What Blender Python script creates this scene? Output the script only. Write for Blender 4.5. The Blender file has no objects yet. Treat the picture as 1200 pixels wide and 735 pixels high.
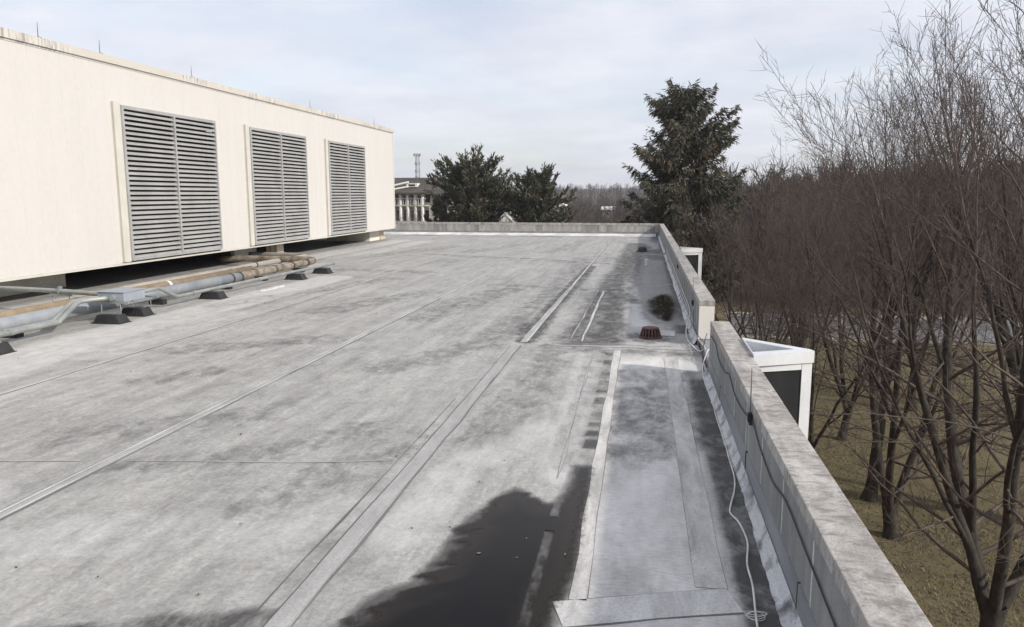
import bpy, math, random
import numpy as np
from mathutils import Vector, Matrix

S = bpy.context.scene
COL = S.collection
PI = math.pi

# ------------------------------------------------------------------ camera, sky, sun, exposure
cam_d = bpy.data.cameras.new("camera")
cam = bpy.data.objects.new("camera", cam_d); COL.objects.link(cam)
cam_d.sensor_width = 36; cam_d.lens = 27.0
cam_d.clip_start = 0.05; cam_d.clip_end = 6000
cam.location = (0, 0, 2.5)
cam.rotation_euler = (math.radians(90 - 8.81), 0, math.radians(9.66))
S.camera = cam

SUN_EL = math.radians(30)
SUN_DIR = Vector((0.93, -0.367, 0)).normalized()          # horizontal direction TO the sun
sun_vec = Vector((SUN_DIR.x * math.cos(SUN_EL), SUN_DIR.y * math.cos(SUN_EL), math.sin(SUN_EL)))

world = bpy.data.worlds.new("World"); S.world = world
world.use_nodes = True
nt = world.node_tree; nt.nodes.clear()
def wn(t, **k):
    n = nt.nodes.new(t)
    for a, v in k.items(): setattr(n, a, v)
    return n
w_out = wn('ShaderNodeOutputWorld'); w_bg = wn('ShaderNodeBackground')
sky = wn('ShaderNodeTexSky', sky_type='NISHITA', sun_disc=False)
sky.sun_elevation = SUN_EL
sky.sun_rotation = math.atan2(SUN_DIR.x, SUN_DIR.y)
sky.air_density = 1.0; sky.dust_density = 1.5; sky.ozone_density = 1.0
tc = wn('ShaderNodeTexCoord'); sep = wn('ShaderNodeSeparateXYZ')
nt.links.new(tc.outputs['Generated'], sep.inputs[0])
zc = wn('ShaderNodeMath', operation='MAXIMUM'); zc.inputs[1].default_value = 0.0
nt.links.new(sep.outputs['Z'], zc.inputs[0])
za = wn('ShaderNodeMath', operation='ADD'); za.inputs[1].default_value = 0.16
nt.links.new(zc.outputs[0], za.inputs[0])
dx = wn('ShaderNodeMath', operation='DIVIDE'); dy = wn('ShaderNodeMath', operation='DIVIDE')
nt.links.new(sep.outputs['X'], dx.inputs[0]); nt.links.new(za.outputs[0], dx.inputs[1])
nt.links.new(sep.outputs['Y'], dy.inputs[0]); nt.links.new(za.outputs[0], dy.inputs[1])
cmb = wn('ShaderNodeCombineXYZ')
nt.links.new(dx.outputs[0], cmb.inputs[0]); nt.links.new(dy.outputs[0], cmb.inputs[1])
mp = wn('ShaderNodeMapping'); mp.inputs['Scale'].default_value = (0.8, 0.95, 1)
mp.inputs['Rotation'].default_value = (0, 0, 0.35); mp.inputs['Location'].default_value = (2.2, 2.3, 0)
nt.links.new(cmb.outputs[0], mp.inputs[0])
ns = wn('ShaderNodeTexNoise'); ns.inputs['Scale'].default_value = 0.9; ns.inputs['Detail'].default_value = 9
ns.inputs['Roughness'].default_value = 0.55; ns.inputs['Distortion'].default_value = 0.35
nt.links.new(mp.outputs[0], ns.inputs['Vector'])
cr = wn('ShaderNodeValToRGB')
cr.color_ramp.elements[0].position = 0.36; cr.color_ramp.elements[0].color = (0.62, 0.62, 0.62, 1)
cr.color_ramp.elements[1].position = 0.56; cr.color_ramp.elements[1].color = (0.96, 0.96, 0.96, 1)
nt.links.new(ns.outputs['Fac'], cr.inputs[0])
ns2 = wn('ShaderNodeTexNoise'); ns2.inputs['Scale'].default_value = 1.7; ns2.inputs['Detail'].default_value = 7
ns2.inputs['Roughness'].default_value = 0.6
nt.links.new(mp.outputs[0], ns2.inputs['Vector'])
cc = wn('ShaderNodeValToRGB')
cc.color_ramp.elements[0].position = 0.30; cc.color_ramp.elements[0].color = (0.76, 0.79, 0.91, 1)
cc.color_ramp.elements[1].position = 0.62; cc.color_ramp.elements[1].color = (0.95, 0.965, 1.04, 1)
nt.links.new(ns2.outputs['Fac'], cc.inputs[0])
cm = wn('ShaderNodeVectorMath', operation='SCALE'); cm.inputs['Scale'].default_value = 5.3
nt.links.new(cc.outputs[0], cm.inputs[0])
mx = wn('ShaderNodeMix', data_type='RGBA')
nt.links.new(cr.outputs[0], mx.inputs['Factor'])
nt.links.new(sky.outputs[0], mx.inputs[6]); nt.links.new(cm.outputs[0], mx.inputs[7])
nt.links.new(mx.outputs[2], w_bg.inputs['Color']); w_bg.inputs['Strength'].default_value = 0.10
nt.links.new(w_bg.outputs[0], w_out.inputs['Surface'])

sun_d = bpy.data.lights.new("sun", 'SUN'); sun_d.energy = 2.3; sun_d.angle = math.radians(2.5)
sun_d.color = (1.0, 0.93, 0.83)
sun = bpy.data.objects.new("sun", sun_d); COL.objects.link(sun)
sun.rotation_euler = sun_vec.to_track_quat('Z', 'Y').to_euler()
sun.location = (20, -20, 40)

S.view_settings.view_transform = 'Standard'; S.view_settings.look = 'None'
S.view_settings.gamma = 1.0; S.view_settings.use_curve_mapping = False
S.view_settings.exposure = 0.86
S.render.engine = 'CYCLES'
S.cycles.max_bounces = 6; S.cycles.diffuse_bounces = 3; S.cycles.glossy_bounces = 3; S.cycles.transparent_max_bounces = 8

GZ = -7.5            # lawn level; the roof deck is z = 0

# ------------------------------------------------------------------ helpers
rng = random.Random(7)

class MB:
    """collects shapes and links them as ONE mesh object"""
    def __init__(s): s.v = []; s.f = []; s.m = []; s.mi = 0
    def add(s, vs, fs):
        b = len(s.v); s.v.extend(vs)
        for f in fs: s.f.append(tuple(i + b for i in f)); s.m.append(s.mi)
    def box(s, x0, x1, y0, y1, z0, z1, rot=0, c=None):
        vs = [(x, y, z) for z in (z0, z1) for y in (y0, y1) for x in (x0, x1)]
        if rot:
            cx, cy = c if c else ((x0 + x1) / 2, (y0 + y1) / 2)
            ca, sa = math.cos(rot), math.sin(rot)
            vs = [(cx + (x - cx) * ca - (y - cy) * sa, cy + (x - cx) * sa + (y - cy) * ca, z) for x, y, z in vs]
        s.add(vs, [(0, 2, 3, 1), (4, 5, 7, 6), (0, 1, 5, 4), (2, 6, 7, 3), (0, 4, 6, 2), (1, 3, 7, 5)])
    def prism(s, poly, z0, z1):
        n = len(poly)
        s.add([(x, y, z0) for x, y in poly] + [(x, y, z1) for x, y in poly],
              [tuple(range(n))[::-1], tuple(range(n, 2 * n))] + [(i, (i + 1) % n, n + (i + 1) % n, n + i) for i in range(n)])
    def loft(s, rings, cap=True):
        n = len(rings[0]); vs = [tuple(p) for r in rings for p in r]; fs = []
        for k in range(len(rings) - 1):
            for i in range(n):
                j = (i + 1) % n
                fs.append((k * n + i, k * n + j, (k + 1) * n + j, (k + 1) * n + i))
        if cap:
            fs.append(tuple(range(n))[::-1]); fs.append(tuple(range((len(rings) - 1) * n, len(rings) * n)))
        s.add(vs, fs)
    def tube(s, pts, r, sides=8, cap=True):
        pts = [Vector(p) for p in pts]; n = len(pts)
        rr = r if isinstance(r, (list, tuple)) else [r] * n
        rings = []; t0 = None; u = None
        for i in range(n):
            t = (pts[min(i + 1, n - 1)] - pts[max(i - 1, 0)])
            if t.length < 1e-9: t = Vector((0, 0, 1))
            t.normalize()
            if u is None:
                u = t.orthogonal().normalized()
            else:
                u = (u - t * u.dot(t))
                u = u.normalized() if u.length > 1e-6 else t.orthogonal().normalized()
            w = t.cross(u)
            rings.append([pts[i] + (u * math.cos(2 * PI * k / sides) + w * math.sin(2 * PI * k / sides)) * rr[i] for k in range(sides)])
        s.loft(rings, cap)
    def lathe(s, prof, c, sides=20):
        rings = [[(c[0] + r * math.cos(2 * PI * k / sides), c[1] + r * math.sin(2 * PI * k / sides), c[2] + z) for k in range(sides)] for r, z in prof]
        s.loft(rings)
    def build(s, name, mat, parent=None, smooth=False, bevel=0.0):
        me = bpy.data.meshes.new(name)
        off = Vector((0, 0, 0))
        if parent is not None:
            q = parent
            while q is not None: off += q.location; q = q.parent
        me.from_pydata([(p[0] - off.x, p[1] - off.y, p[2] - off.z) for p in s.v], [], s.f)
        mats = mat if isinstance(mat, (list, tuple)) else [mat]
        for m in mats: me.materials.append(m)
        if len(mats) > 1: me.polygons.foreach_set('material_index', s.m)
        if smooth: me.polygons.foreach_set('use_smooth', [True] * len(me.polygons))
        me.update()
        o = bpy.data.objects.new(name, me); COL.objects.link(o)
        if parent is not None: o.parent = parent
        if bevel:
            b = o.modifiers.new('bevel', 'BEVEL'); b.width = bevel; b.segments = 2; b.limit_method = 'ANGLE'
        return o

def np_mesh(name, V, F, mat, parent=None, smooth=False, attrs=None):
    """V (n,3) array, F (m,k) index array of equal sided faces"""
    me = bpy.data.meshes.new(name)
    V = np.asarray(V, dtype=np.float32); F = np.asarray(F, dtype=np.int32)
    m, k = F.shape
    me.vertices.add(len(V)); me.vertices.foreach_set('co', V.ravel())
    me.loops.add(m * k); me.loops.foreach_set('vertex_index', F.ravel())
    me.polygons.add(m); me.polygons.foreach_set('loop_start', np.arange(0, m * k, k, dtype=np.int32))
    me.update(calc_edges=True)
    if smooth: me.polygons.foreach_set('use_smooth', np.ones(m, dtype=bool))
    for a, arr in (attrs or {}).items():
        at = me.attributes.new(a, 'FLOAT', 'POINT'); at.data.foreach_set('value', np.asarray(arr, dtype=np.float32).ravel())
    me.materials.append(mat)
    o = bpy.data.objects.new(name, me); COL.objects.link(o)
    if parent is not None: o.parent = parent
    return o

def tag(o, label=None, cat=None, group=None, kind=None):
    if label: o['label'] = label
    if cat: o['category'] = cat
    if group: o['group'] = group
    if kind: o['kind'] = kind
    return o
def empty(name, loc, label, cat, group=None):
    o = bpy.data.objects.new(name, None); COL.objects.link(o)
    o.location = loc; o.empty_display_size = 0.2
    return tag(o, label, cat, group)
def copy_tree(o, parent=None):
    c = o.copy(); COL.objects.link(c)
    if parent is not None: c.parent = parent
    for ch in list(o.children): copy_tree(ch, c)
    return c

# ------------------------------------------------------------------ materials
class NG:
    def __init__(s, name):
        s.m = bpy.data.materials.new(name); s.m.use_nodes = True
        s.t = s.m.node_tree; s.b = s.t.nodes['Principled BSDF']
    def n(s, t, **k):
        q = s.t.nodes.new(t)
        for a, v in k.items(): setattr(q, a, v)
        return q
    def l(s, a, b): s.t.links.new(a, b)
    def coord(s, scale=(1, 1, 1), rot=(0, 0, 0), kind='Object'):
        if not hasattr(s, '_tc'): s._tc = s.n('ShaderNodeTexCoord')
        m = s.n('ShaderNodeMapping'); m.inputs['Scale'].default_value = scale; m.inputs['Rotation'].default_value = rot
        s.l(s._tc.outputs[kind], m.inputs[0]); return m.outputs[0]
    def noise(s, vec, scale, detail=5, rough=0.55, dist=0.0):
        q = s.n('ShaderNodeTexNoise'); q.inputs['Scale'].default_value = scale; q.inputs['Detail'].default_value = detail
        q.inputs['Roughness'].default_value = rough; q.inputs['Distortion'].default_value = dist
        s.l(vec, q.inputs['Vector']); return q.outputs['Fac']
    def ramp(s, fac, lo, hi, c0=(0, 0, 0), c1=(1, 1, 1)):
        q = s.n('ShaderNodeValToRGB'); e = q.color_ramp.elements
        e[0].position = lo; e[1].position = hi
        e[0].color = (*c0, 1); e[1].color = (*c1, 1)
        s.l(fac, q.inputs[0]); return q.outputs[0]
    def mix(s, fac, a, b, blend='MIX'):
        q = s.n('ShaderNodeMix', data_type='RGBA', blend_type=blend)
        for v, i in ((fac, 0), (a, 6), (b, 7)):
            if isinstance(v, (int, float)): q.inputs[i].default_value = v
            elif isinstance(v, tuple): q.inputs[i].default_value = (*v, 1)
            else: s.l(v, q.inputs[i])
        return q.outputs[2]
    def math(s, op, a, b=None, clamp=False):
        q = s.n('ShaderNodeMath', operation=op, use_clamp=clamp)
        for i, v in ((0, a), (1, b)):
            if v is None: continue
            if isinstance(v, (int, float)): q.inputs[i].default_value = v
            else: s.l(v, q.inputs[i])
        return q.outputs[0]
    def attr(s, name):
        q = s.n('ShaderNodeAttribute'); q.attribute_name = name; return q.outputs['Fac']
    def bump(s, h, strength, dist=0.01):
        q = s.n('ShaderNodeBump'); q.inputs['Strength'].default_value = strength; q.inputs['Distance'].default_value = dist
        s.l(h, q.inputs['Height']); s.l(q.outputs[0], s.b.inputs['Normal'])
    def col(s, c): 
        if isinstance(c, tuple): s.b.inputs['Base Color'].default_value = (*c, 1)
        else: s.l(c, s.b.inputs['Base Color'])
    def set(s, **k):
        for a, v in k.items():
            i = s.b.inputs[a.replace('_', ' ')]
            if isinstance(v, (int, float, tuple)): i.default_value = v
            else: s.l(v, i)

def mottle(name, a, b, scale=2.0, stretch=(1, 1, 1), rough=0.8, fine=40, fine_amt=0.25, bump=0.2, metallic=0.0, lo=0.35, hi=0.65, detail=6):
    g = NG(name)
    n1 = g.noise(g.coord(stretch), scale, detail, 0.6, 0.3)
    c = g.ramp(n1, lo, hi, a, b)
    n2 = g.noise(g.coord(), fine, 4, 0.6)
    f = g.ramp(n2, 0.3, 0.7, (1 - fine_amt,) * 3, (1 + fine_amt,) * 3)
    g.col(g.mix(1.0, c, f, 'MULTIPLY'))
    g.set(Roughness=rough, Metallic=metallic)
    if bump: g.bump(n2, bump, 0.01)
    return g.m

def m_deck():
    g = NG('weathered_membrane')
    big = g.noise(g.coord((1.1, 0.5, 1), (0, 0, -0.15)), 0.6, 6, 0.62, 0.6)
    mid = g.noise(g.coord((1.15, 0.8, 1), (0, 0, 0.3)), 1.9, 9, 0.72, 0.6)
    fine = g.noise(g.coord(), 26, 6, 0.7)
    grit = g.noise(g.coord(), 160, 3, 0.6)
    base = g.ramp(big, 0.32, 0.68, (0.236, 0.232, 0.221), (0.345, 0.339, 0.322))
    base = g.mix(g.math('MULTIPLY', g.ramp(mid, 0.34, 0.72), 0.85), base, (0.43, 0.423, 0.405))
    base = g.mix(g.math('MULTIPLY', g.ramp(mid, 0.22, 0.44, (1, 1, 1), (0, 0, 0)), 0.38), base, (0.125, 0.122, 0.118))
    med = g.noise(g.coord((1.1, 0.9, 1), (0, 0, -0.4)), 7.5, 8, 0.75, 1.0)
    base = g.mix(1.0, base, g.ramp(med, 0.30, 0.70, (0.78, 0.78, 0.78), (1.20, 1.20, 1.20)), 'MULTIPLY')
    spk = g.noise(g.coord((1, 2.2, 1), (0, 0, 0.5)), 17, 7, 0.8, 0.4)
    base = g.mix(g.math('MULTIPLY', g.ramp(spk, 0.58, 0.70), 0.6), base, (0.46, 0.455, 0.445))
    base = g.mix(g.math('MULTIPLY', g.ramp(spk, 0.30, 0.40, (1, 1, 1), (0, 0, 0)), 0.6), base, (0.10, 0.098, 0.095))
    lng = g.noise(g.coord((2.6, 0.16, 1), (0, 0, -0.05)), 1.6, 7, 0.7, 0.3)
    base = g.mix(1.0, base, g.ramp(lng, 0.30, 0.70, (0.76, 0.76, 0.76), (1.18, 1.18, 1.18)), 'MULTIPLY')
    base = g.mix(1.0, base, g.ramp(fine, 0.28, 0.72, (0.78, 0.78, 0.78), (1.22, 1.22, 1.22)), 'MULTIPLY')
    base = g.mix(1.0, base, g.ramp(grit, 0.3, 0.7, (0.86, 0.86, 0.86), (1.13, 1.13, 1.13)), 'MULTIPLY')
    brk = g.noise(g.coord((1, 0.6, 1)), 4.2, 10, 0.76, 0.25)
    # silvery coated lane; beyond the drain, middle parapet's shade painted dark
    ln = g.attr('lane')
    lc = g.ramp(g.noise(g.coord((1.2, 0.5, 1)), 2.4, 8, 0.68, 0.2), 0.34, 0.66, (0.38, 0.37, 0.355), (0.67, 0.655, 0.635))
    lc = g.mix(1.0, lc, g.ramp(g.noise(g.coord((0.6, 2.2, 1)), 20, 7, 0.8), 0.3, 0.7, (0.72,) * 3, (1.25,) * 3), 'MULTIPLY')
    base = g.mix(g.math('MULTIPLY', ln, 0.9), base, lc)
    shd = g.math('ADD', g.attr('parapet_shade'), g.math('MULTIPLY', g.math('SUBTRACT', brk, 0.5), 0.8))
    base = g.mix(g.math('MULTIPLY', g.math('MULTIPLY', g.ramp(shd, 0.35, 0.7), g.math('GREATER_THAN', g.attr('parapet_shade'), 0.01)), 0.5), base, g.mix(1.0, (0.11, 0.115, 0.12), g.ramp(med, 0.3, 0.7, (0.7,) * 3, (1.4,) * 3), 'MULTIPLY'))
    # pale chalking, with a painted sun streak in the parapet gap
    pl = g.math('ADD', g.attr('pale'), g.math('MULTIPLY', g.math('SUBTRACT', brk, 0.5), 1.1))
    plm = g.math('MULTIPLY', g.ramp(pl, 0.30, 0.85), g.math('GREATER_THAN', g.attr('pale'), 0.01))
    base = g.mix(g.math('MULTIPLY', plm, 0.75), base, (0.60, 0.596, 0.585))
    # dark dirt, plus one painted patch of parapet shade
    dt = g.math('ADD', g.attr('dirt_shade'), g.math('MULTIPLY', g.math('SUBTRACT', brk, 0.5), 1.9))
    dtm = g.math('MULTIPLY', g.ramp(dt, 0.24, 0.86), g.math('GREATER_THAN', g.attr('dirt_shade'), 0.01))
    base = g.mix(g.math('MULTIPLY', dtm, 0.9), base, (0.034, 0.033, 0.033))
    # damp edge of the puddles
    wt = g.math('ADD', g.attr('damp'), g.math('MULTIPLY', g.math('SUBTRACT', brk, 0.5), 0.9))
    wm = g.math('MULTIPLY', g.ramp(wt, 0.35, 0.75), g.math('GREATER_THAN', g.attr('damp'), 0.01))
    base = g.mix(g.math('MULTIPLY', wm, 0.88), base, (0.030, 0.027, 0.024))
    g.col(base)
    g.set(Roughness=g.mix(wm, g.ramp(mid, 0.3, 0.7, (0.62,) * 3, (0.8,) * 3), (0.35,) * 3))
    g.b.inputs['Specular IOR Level'].default_value = 0.35
    g.bump(g.math('ADD', g.math('MULTIPLY', fine, 0.8), g.math('ADD', g.math('MULTIPLY', mid, 4.0), g.math('MULTIPLY', big, 14.0))), 0.3, 0.012)
    return g.m

def m_seam(name, c0, c1):
    g = NG(name)
    a = g.noise(g.coord((2, 0.5, 1)), 2.2, 7, 0.7, 0.5); f = g.noise(g.coord(), 45, 4, 0.7)
    c = g.ramp(a, 0.34, 0.66, c0, c1)
    g.col(g.mix(1.0, c, g.ramp(f, 0.3, 0.7, (0.82,) * 3, (1.16,) * 3), 'MULTIPLY'))
    w = g.noise(g.coord((1.3, 1, 1)), 11, 7, 0.75, 0.6); c2 = None
    g.set(Roughness=0.72); g.bump(f, 0.2, 0.006); return g.m

def m_water():
    g = NG('puddle_water')
    n = g.noise(g.coord((1, 0.7, 1)), 1.6, 5, 0.6, 0.6); k = g.noise(g.coord(), 30, 6, 0.8); q = g.noise(g.coord((1.6, 1, 1), (0, 0, .5)), 13, 8, 0.75, 0.6)
    c = g.ramp(n, 0.32, 0.68, (0.0015, 0.0015, 0.003), (0.006, 0.0045, 0.003))
    c = g.mix(g.math('MULTIPLY', g.ramp(k, 0.69, 0.78), 0.22), c, (0.09, 0.085, 0.075))
    g.set(Roughness=0.04, IOR=1.33); g.b.inputs['Specular IOR Level'].default_value = 0.21
    d = g.math('ADD', g.attr('depth'), g.math('MULTIPLY', g.math('SUBTRACT', q, 0.5), 0.24))
    al = g.ramp(d, -0.03, 0.10)
    g.col(g.mix(g.ramp(d, 0.06, 0.30), (0.020, 0.015, 0.011), c))
    g.l(al, g.b.inputs['Alpha'])
    g.bump(g.noise(g.coord(), 3.0, 2, 0.4), 0.03, 0.01)
    return g.m

def m_concrete_wall():
    g = NG('stained_parapet_wall')
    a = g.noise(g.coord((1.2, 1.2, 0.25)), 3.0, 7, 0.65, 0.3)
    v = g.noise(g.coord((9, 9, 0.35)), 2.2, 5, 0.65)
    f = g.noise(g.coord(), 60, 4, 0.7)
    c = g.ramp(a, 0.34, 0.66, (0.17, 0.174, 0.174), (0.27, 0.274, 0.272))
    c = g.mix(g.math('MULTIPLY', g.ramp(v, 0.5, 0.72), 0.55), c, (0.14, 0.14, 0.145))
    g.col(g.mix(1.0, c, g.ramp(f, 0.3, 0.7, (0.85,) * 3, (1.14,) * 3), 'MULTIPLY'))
    g.set(Roughness=0.88); g.bump(f, 0.25, 0.006); return g.m

def m_coping():
    g = NG('lichened_coping_stone')
    a = g.noise(g.coord((3.0, 1.0, 1)), 2.0, 8, 0.68, 0.8)
    b = g.noise(g.coord((1.4, 3.2, 1), (0, 0, 0.25)), 4.0, 8, 0.7, 0.7)
    f = g.noise(g.coord(), 70, 5, 0.75)
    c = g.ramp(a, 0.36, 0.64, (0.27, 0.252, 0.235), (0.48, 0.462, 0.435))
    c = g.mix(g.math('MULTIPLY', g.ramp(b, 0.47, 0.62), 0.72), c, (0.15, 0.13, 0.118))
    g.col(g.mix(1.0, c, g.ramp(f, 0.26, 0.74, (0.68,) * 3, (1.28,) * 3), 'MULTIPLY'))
    g.set(Roughness=0.9); g.bump(f, 0.5, 0.008); return g.m

def m_unit_panel():
    g = NG('cream_metal_panel')
    v = g.noise(g.coord((2, 1.2, 0.12)), 1.4, 5, 0.6); f = g.noise(g.coord(), 9, 5, 0.6)
    c = g.ramp(v, 0.3, 0.7, (0.572, 0.552, 0.527), (0.592, 0.573, 0.548))
    g.col(g.mix(1.0, c, g.ramp(f, 0.3, 0.7, (0.97,) * 3, (1.02,) * 3), 'MULTIPLY'))
    g.set(Roughness=0.5); return g.m
def m_unit_coping():
    g = NG('weathered_roof_edge')
    a = g.noise(g.coord((1, 0.25, 1)), 1.3, 4, 0.5); v = g.noise(g.coord((1, 5.0, 0.7)), 2.0, 7, 0.75)
    c = g.ramp(a, 0.40, 0.58, (0.50, 0.475, 0.43), (0.58, 0.555, 0.51))
    k = g.math('MULTIPLY', g.ramp(v, 0.45, 0.60), g.math('MULTIPLY', g.ramp(a, 0.46, 0.60), 0.65))
    g.col(g.mix(k, c, (0.12, 0.11, 0.10))); g.set(Roughness=0.8); return g.m

def m_bark(name, a, b):
    g = NG(name)
    v = g.noise(g.coord((1, 1, 0.3)), 9, 6, 0.7, 0.4); q = g.noise(g.coord(), 1.2, 4, 0.6)
    c = g.ramp(v, 0.3, 0.7, a, b)
    g.col(g.mix(1.0, c, g.ramp(q, 0.3, 0.7, (0.75,) * 3, (1.25,) * 3), 'MULTIPLY'))
    g.set(Roughness=0.95); g.b.inputs['Specular IOR Level'].default_value = 0.1; g.bump(v, 0.7, 0.03); return g.m

def m_leaf(name, a, b, c3=None, scale=0.6):
    g = NG(name)
    at = g.attr('tint')
    c = g.mix(at, a, b)
    if c3: c = g.mix(g.ramp(g.noise(g.coord(), scale, 3, 0.5), 0.50, 0.68), c, c3)
    g.col(c); g.set(Roughness=0.6); g.b.inputs['Specular IOR Level'].default_value = 0.25; return g.m

def m_lawn():
    g = NG('winter_grass')
    a = g.noise(g.coord(), 0.16, 7, 0.65, 0.5); b = g.noise(g.coord(), 0.9, 8, 0.7, 0.3); f = g.noise(g.coord(), 14, 6, 0.8)
    c = g.ramp(a, 0.36, 0.64, (0.135, 0.112, 0.068), (0.155, 0.136, 0.076))
    c = g.mix(g.math('MULTIPLY', g.ramp(b, 0.50, 0.68), 0.75), c, (0.085, 0.067, 0.050))
    c = g.mix(1.0, c, g.ramp(f, 0.25, 0.75, (0.55,) * 3, (1.45,) * 3), 'MULTIPLY')
    # leaf litter out among the woods
    w = g.attr('wood')
    c = g.mix(w, c, g.mix(1.0, (0.085, 0.066, 0.052), g.ramp(b, 0.3, 0.7, (0.7,) * 3, (1.3,) * 3), 'MULTIPLY'))
    g.col(c); g.set(Roughness=0.95); g.b.inputs['Specular IOR Level'].default_value = 0.05
    g.bump(f, 0.8, 0.05); return g.m

M = {}
M['deck'] = m_deck()
M['seam'] = m_seam('lap_seam', (0.27, 0.268, 0.262), (0.40, 0.396, 0.386))
M['seam_pale'] = m_seam('chalky_lap_seam', (0.34, 0.336, 0.328), (0.62, 0.615, 0.60))
M['seam_lane'] = m_seam('lane_lap_seam', (0.30, 0.294, 0.282), (0.60, 0.588, 0.565))
M['seam_edge'] = m_seam('seam_edge_dirt', (0.075, 0.074, 0.073), (0.16, 0.158, 0.154))
M['water'] = m_water()
M['wall'] = m_concrete_wall()
M['coping'] = m_coping()
M['joint'] = mottle('pale_mortar_joint', (0.42, 0.42, 0.41), (0.62, 0.62, 0.60), 4)
M['panel_far'] = mottle('pale_concrete_face', (0.23, 0.226, 0.215), (0.37, 0.362, 0.34), 2.2, (2, 1, 0.4))
M['flash'] = mottle('grey_flashing_sheet', (0.17, 0.178, 0.19), (0.27, 0.28, 0.30), 1.6, (1, 0.6, 2), 0.6, 50, 0.12, 0.1)
M['silver'] = mottle('flaking_silver_paint', (0.10, 0.102, 0.106), (0.50, 0.51, 0.53), 3.2, (1.5, 1, 1), 0.6, 60, 0.2, 0.3, lo=0.36, hi=0.52, detail=9)
M['white_flash'] = mottle('white_flashing', (0.45, 0.45, 0.45), (0.80, 0.80, 0.79), 1.2, (1, 1, 1), 0.6, 30, 0.1, 0.1)
M['cream_cap'] = mottle('cream_end_cap', (0.70, 0.67, 0.60), (0.77, 0.74, 0.67), 2, rough=0.6, fine_amt=0.06, bump=0.05)
M['panel'] = m_unit_panel()
M['ucoping'] = m_unit_coping()
M['trim'] = mottle('cream_trim', (0.52, 0.505, 0.45), (0.58, 0.565, 0.51), 2, rough=0.5, fine_amt=0.05, bump=0.05)
M['louver'] = mottle('grey_louver_metal', (0.30, 0.302, 0.302), (0.37, 0.372, 0.37), 1.5, rough=0.5, fine=12, fine_amt=0.08, bump=0.03)
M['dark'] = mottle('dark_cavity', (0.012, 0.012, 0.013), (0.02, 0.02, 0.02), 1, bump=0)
M['curb'] = mottle('stained_cream_curb', (0.70, 0.66, 0.58), (0.84, 0.80, 0.72), 1.4, (1, 1, 0.4), 0.75, 20, 0.12, 0.1)
M['rust_curb'] = mottle('rust_streaked_post', (0.34, 0.23, 0.12), (0.60, 0.54, 0.44), 3, (3, 3, 0.5), 0.8, 25, 0.15, 0.15, lo=0.36, hi=0.52)
M['jacket'] = mottle('grey_pipe_jacket', (0.19, 0.205, 0.225), (0.29, 0.31, 0.335), 1.2, rough=0.5, fine=25, fine_amt=0.1, bump=0.08)
M['rust'] = mottle('rusted_pipe_wrap', (0.09, 0.07, 0.052), (0.29, 0.25, 0.20), 3.5, (1, 0.8, 1), 0.9, 30, 0.35, 0.5)
M['tan'] = mottle('tan_weathered_pipe', (0.17, 0.125, 0.075), (0.27, 0.215, 0.145), 1.6, rough=0.85, fine=25, fine_amt=0.2, bump=0.2)
M['palepipe'] = mottle('pale_pipe_cover', (0.24, 0.22, 0.19), (0.34, 0.315, 0.28), 1.6, rough=0.85, fine=25, fine_amt=0.15, bump=0.2)
M['galv'] = mottle('galvanised_steel', (0.24, 0.255, 0.245), (0.34, 0.36, 0.345), 3, rough=0.42, fine=40, fine_amt=0.1, bump=0.05, metallic=0.35)
M['boxm'] = mottle('grey_enamel', (0.24, 0.27, 0.31), (0.30, 0.33, 0.37), 2, rough=0.45, fine=30, fine_amt=0.06, bump=0.03)
M['rubber'] = mottle('black_rubber', (0.014, 0.014, 0.016), (0.028, 0.028, 0.03), 4, rough=0.75, fine=50, fine_amt=0.3, bump=0.3)
M['band'] = mottle('dark_band_steel', (0.03, 0.025, 0.022), (0.07, 0.05, 0.04), 8, rough=0.6)
M['redcast'] = mottle('red_brown_cast_iron', (0.055, 0.022, 0.019), (0.115, 0.05, 0.042), 10, rough=0.7, fine=60, fine_amt=0.3, bump=0.3)
M['white'] = mottle('white_paint', (0.56, 0.585, 0.61), (0.64, 0.66, 0.68), 1.5, rough=0.45, fine=20, fine_amt=0.03, bump=0.02)
M['cable_w'] = mottle('white_cable', (0.45, 0.44, 0.42), (0.68, 0.67, 0.65), 6, rough=0.6, fine_amt=0.1)
M['cable_b'] = mottle('black_cable', (0.012, 0.012, 0.014), (0.03, 0.03, 0.032), 6, rough=0.6)
M['rod'] = mottle('dull_aluminium_rod', (0.10, 0.10, 0.105), (0.18, 0.18, 0.18), 9, rough=0.5, metallic=0.3)
M['brick'] = None
M['lawn'] = m_lawn()
M['asphalt'] = mottle('worn_asphalt', (0.10, 0.098, 0.10), (0.17, 0.165, 0.165), 0.5, rough=0.9, fine=20, fine_amt=0.2)
M['kerb'] = mottle('concrete_kerb', (0.35, 0.33, 0.27), (0.48, 0.45, 0.37), 0.6, rough=0.9, fine=20)
M['bark'] = m_bark('grey_brown_bark', (0.022, 0.020, 0.017), (0.078, 0.071, 0.060))
M['twig'] = m_bark('red_brown_twigs', (0.074, 0.060, 0.053), (0.145, 0.117, 0.104))
M['far_twig'] = m_bark('far_bare_twigs', (0.060, 0.051, 0.046), (0.105, 0.090, 0.082))
M['spruce'] = m_leaf('dark_spruce_needles', (0.030, 0.034, 0.023), (0.075, 0.076, 0.049), (0.115, 0.085, 0.057), 0.45)
M['pine'] = m_leaf('olive_pine_needles', (0.038, 0.043, 0.028), (0.095, 0.100, 0.066), (0.110, 0.088, 0.060), 0.35)
M['cone'] = mottle('tan_cones', (0.16, 0.10, 0.06), (0.27, 0.19, 0.12), 3, bump=0)
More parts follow.
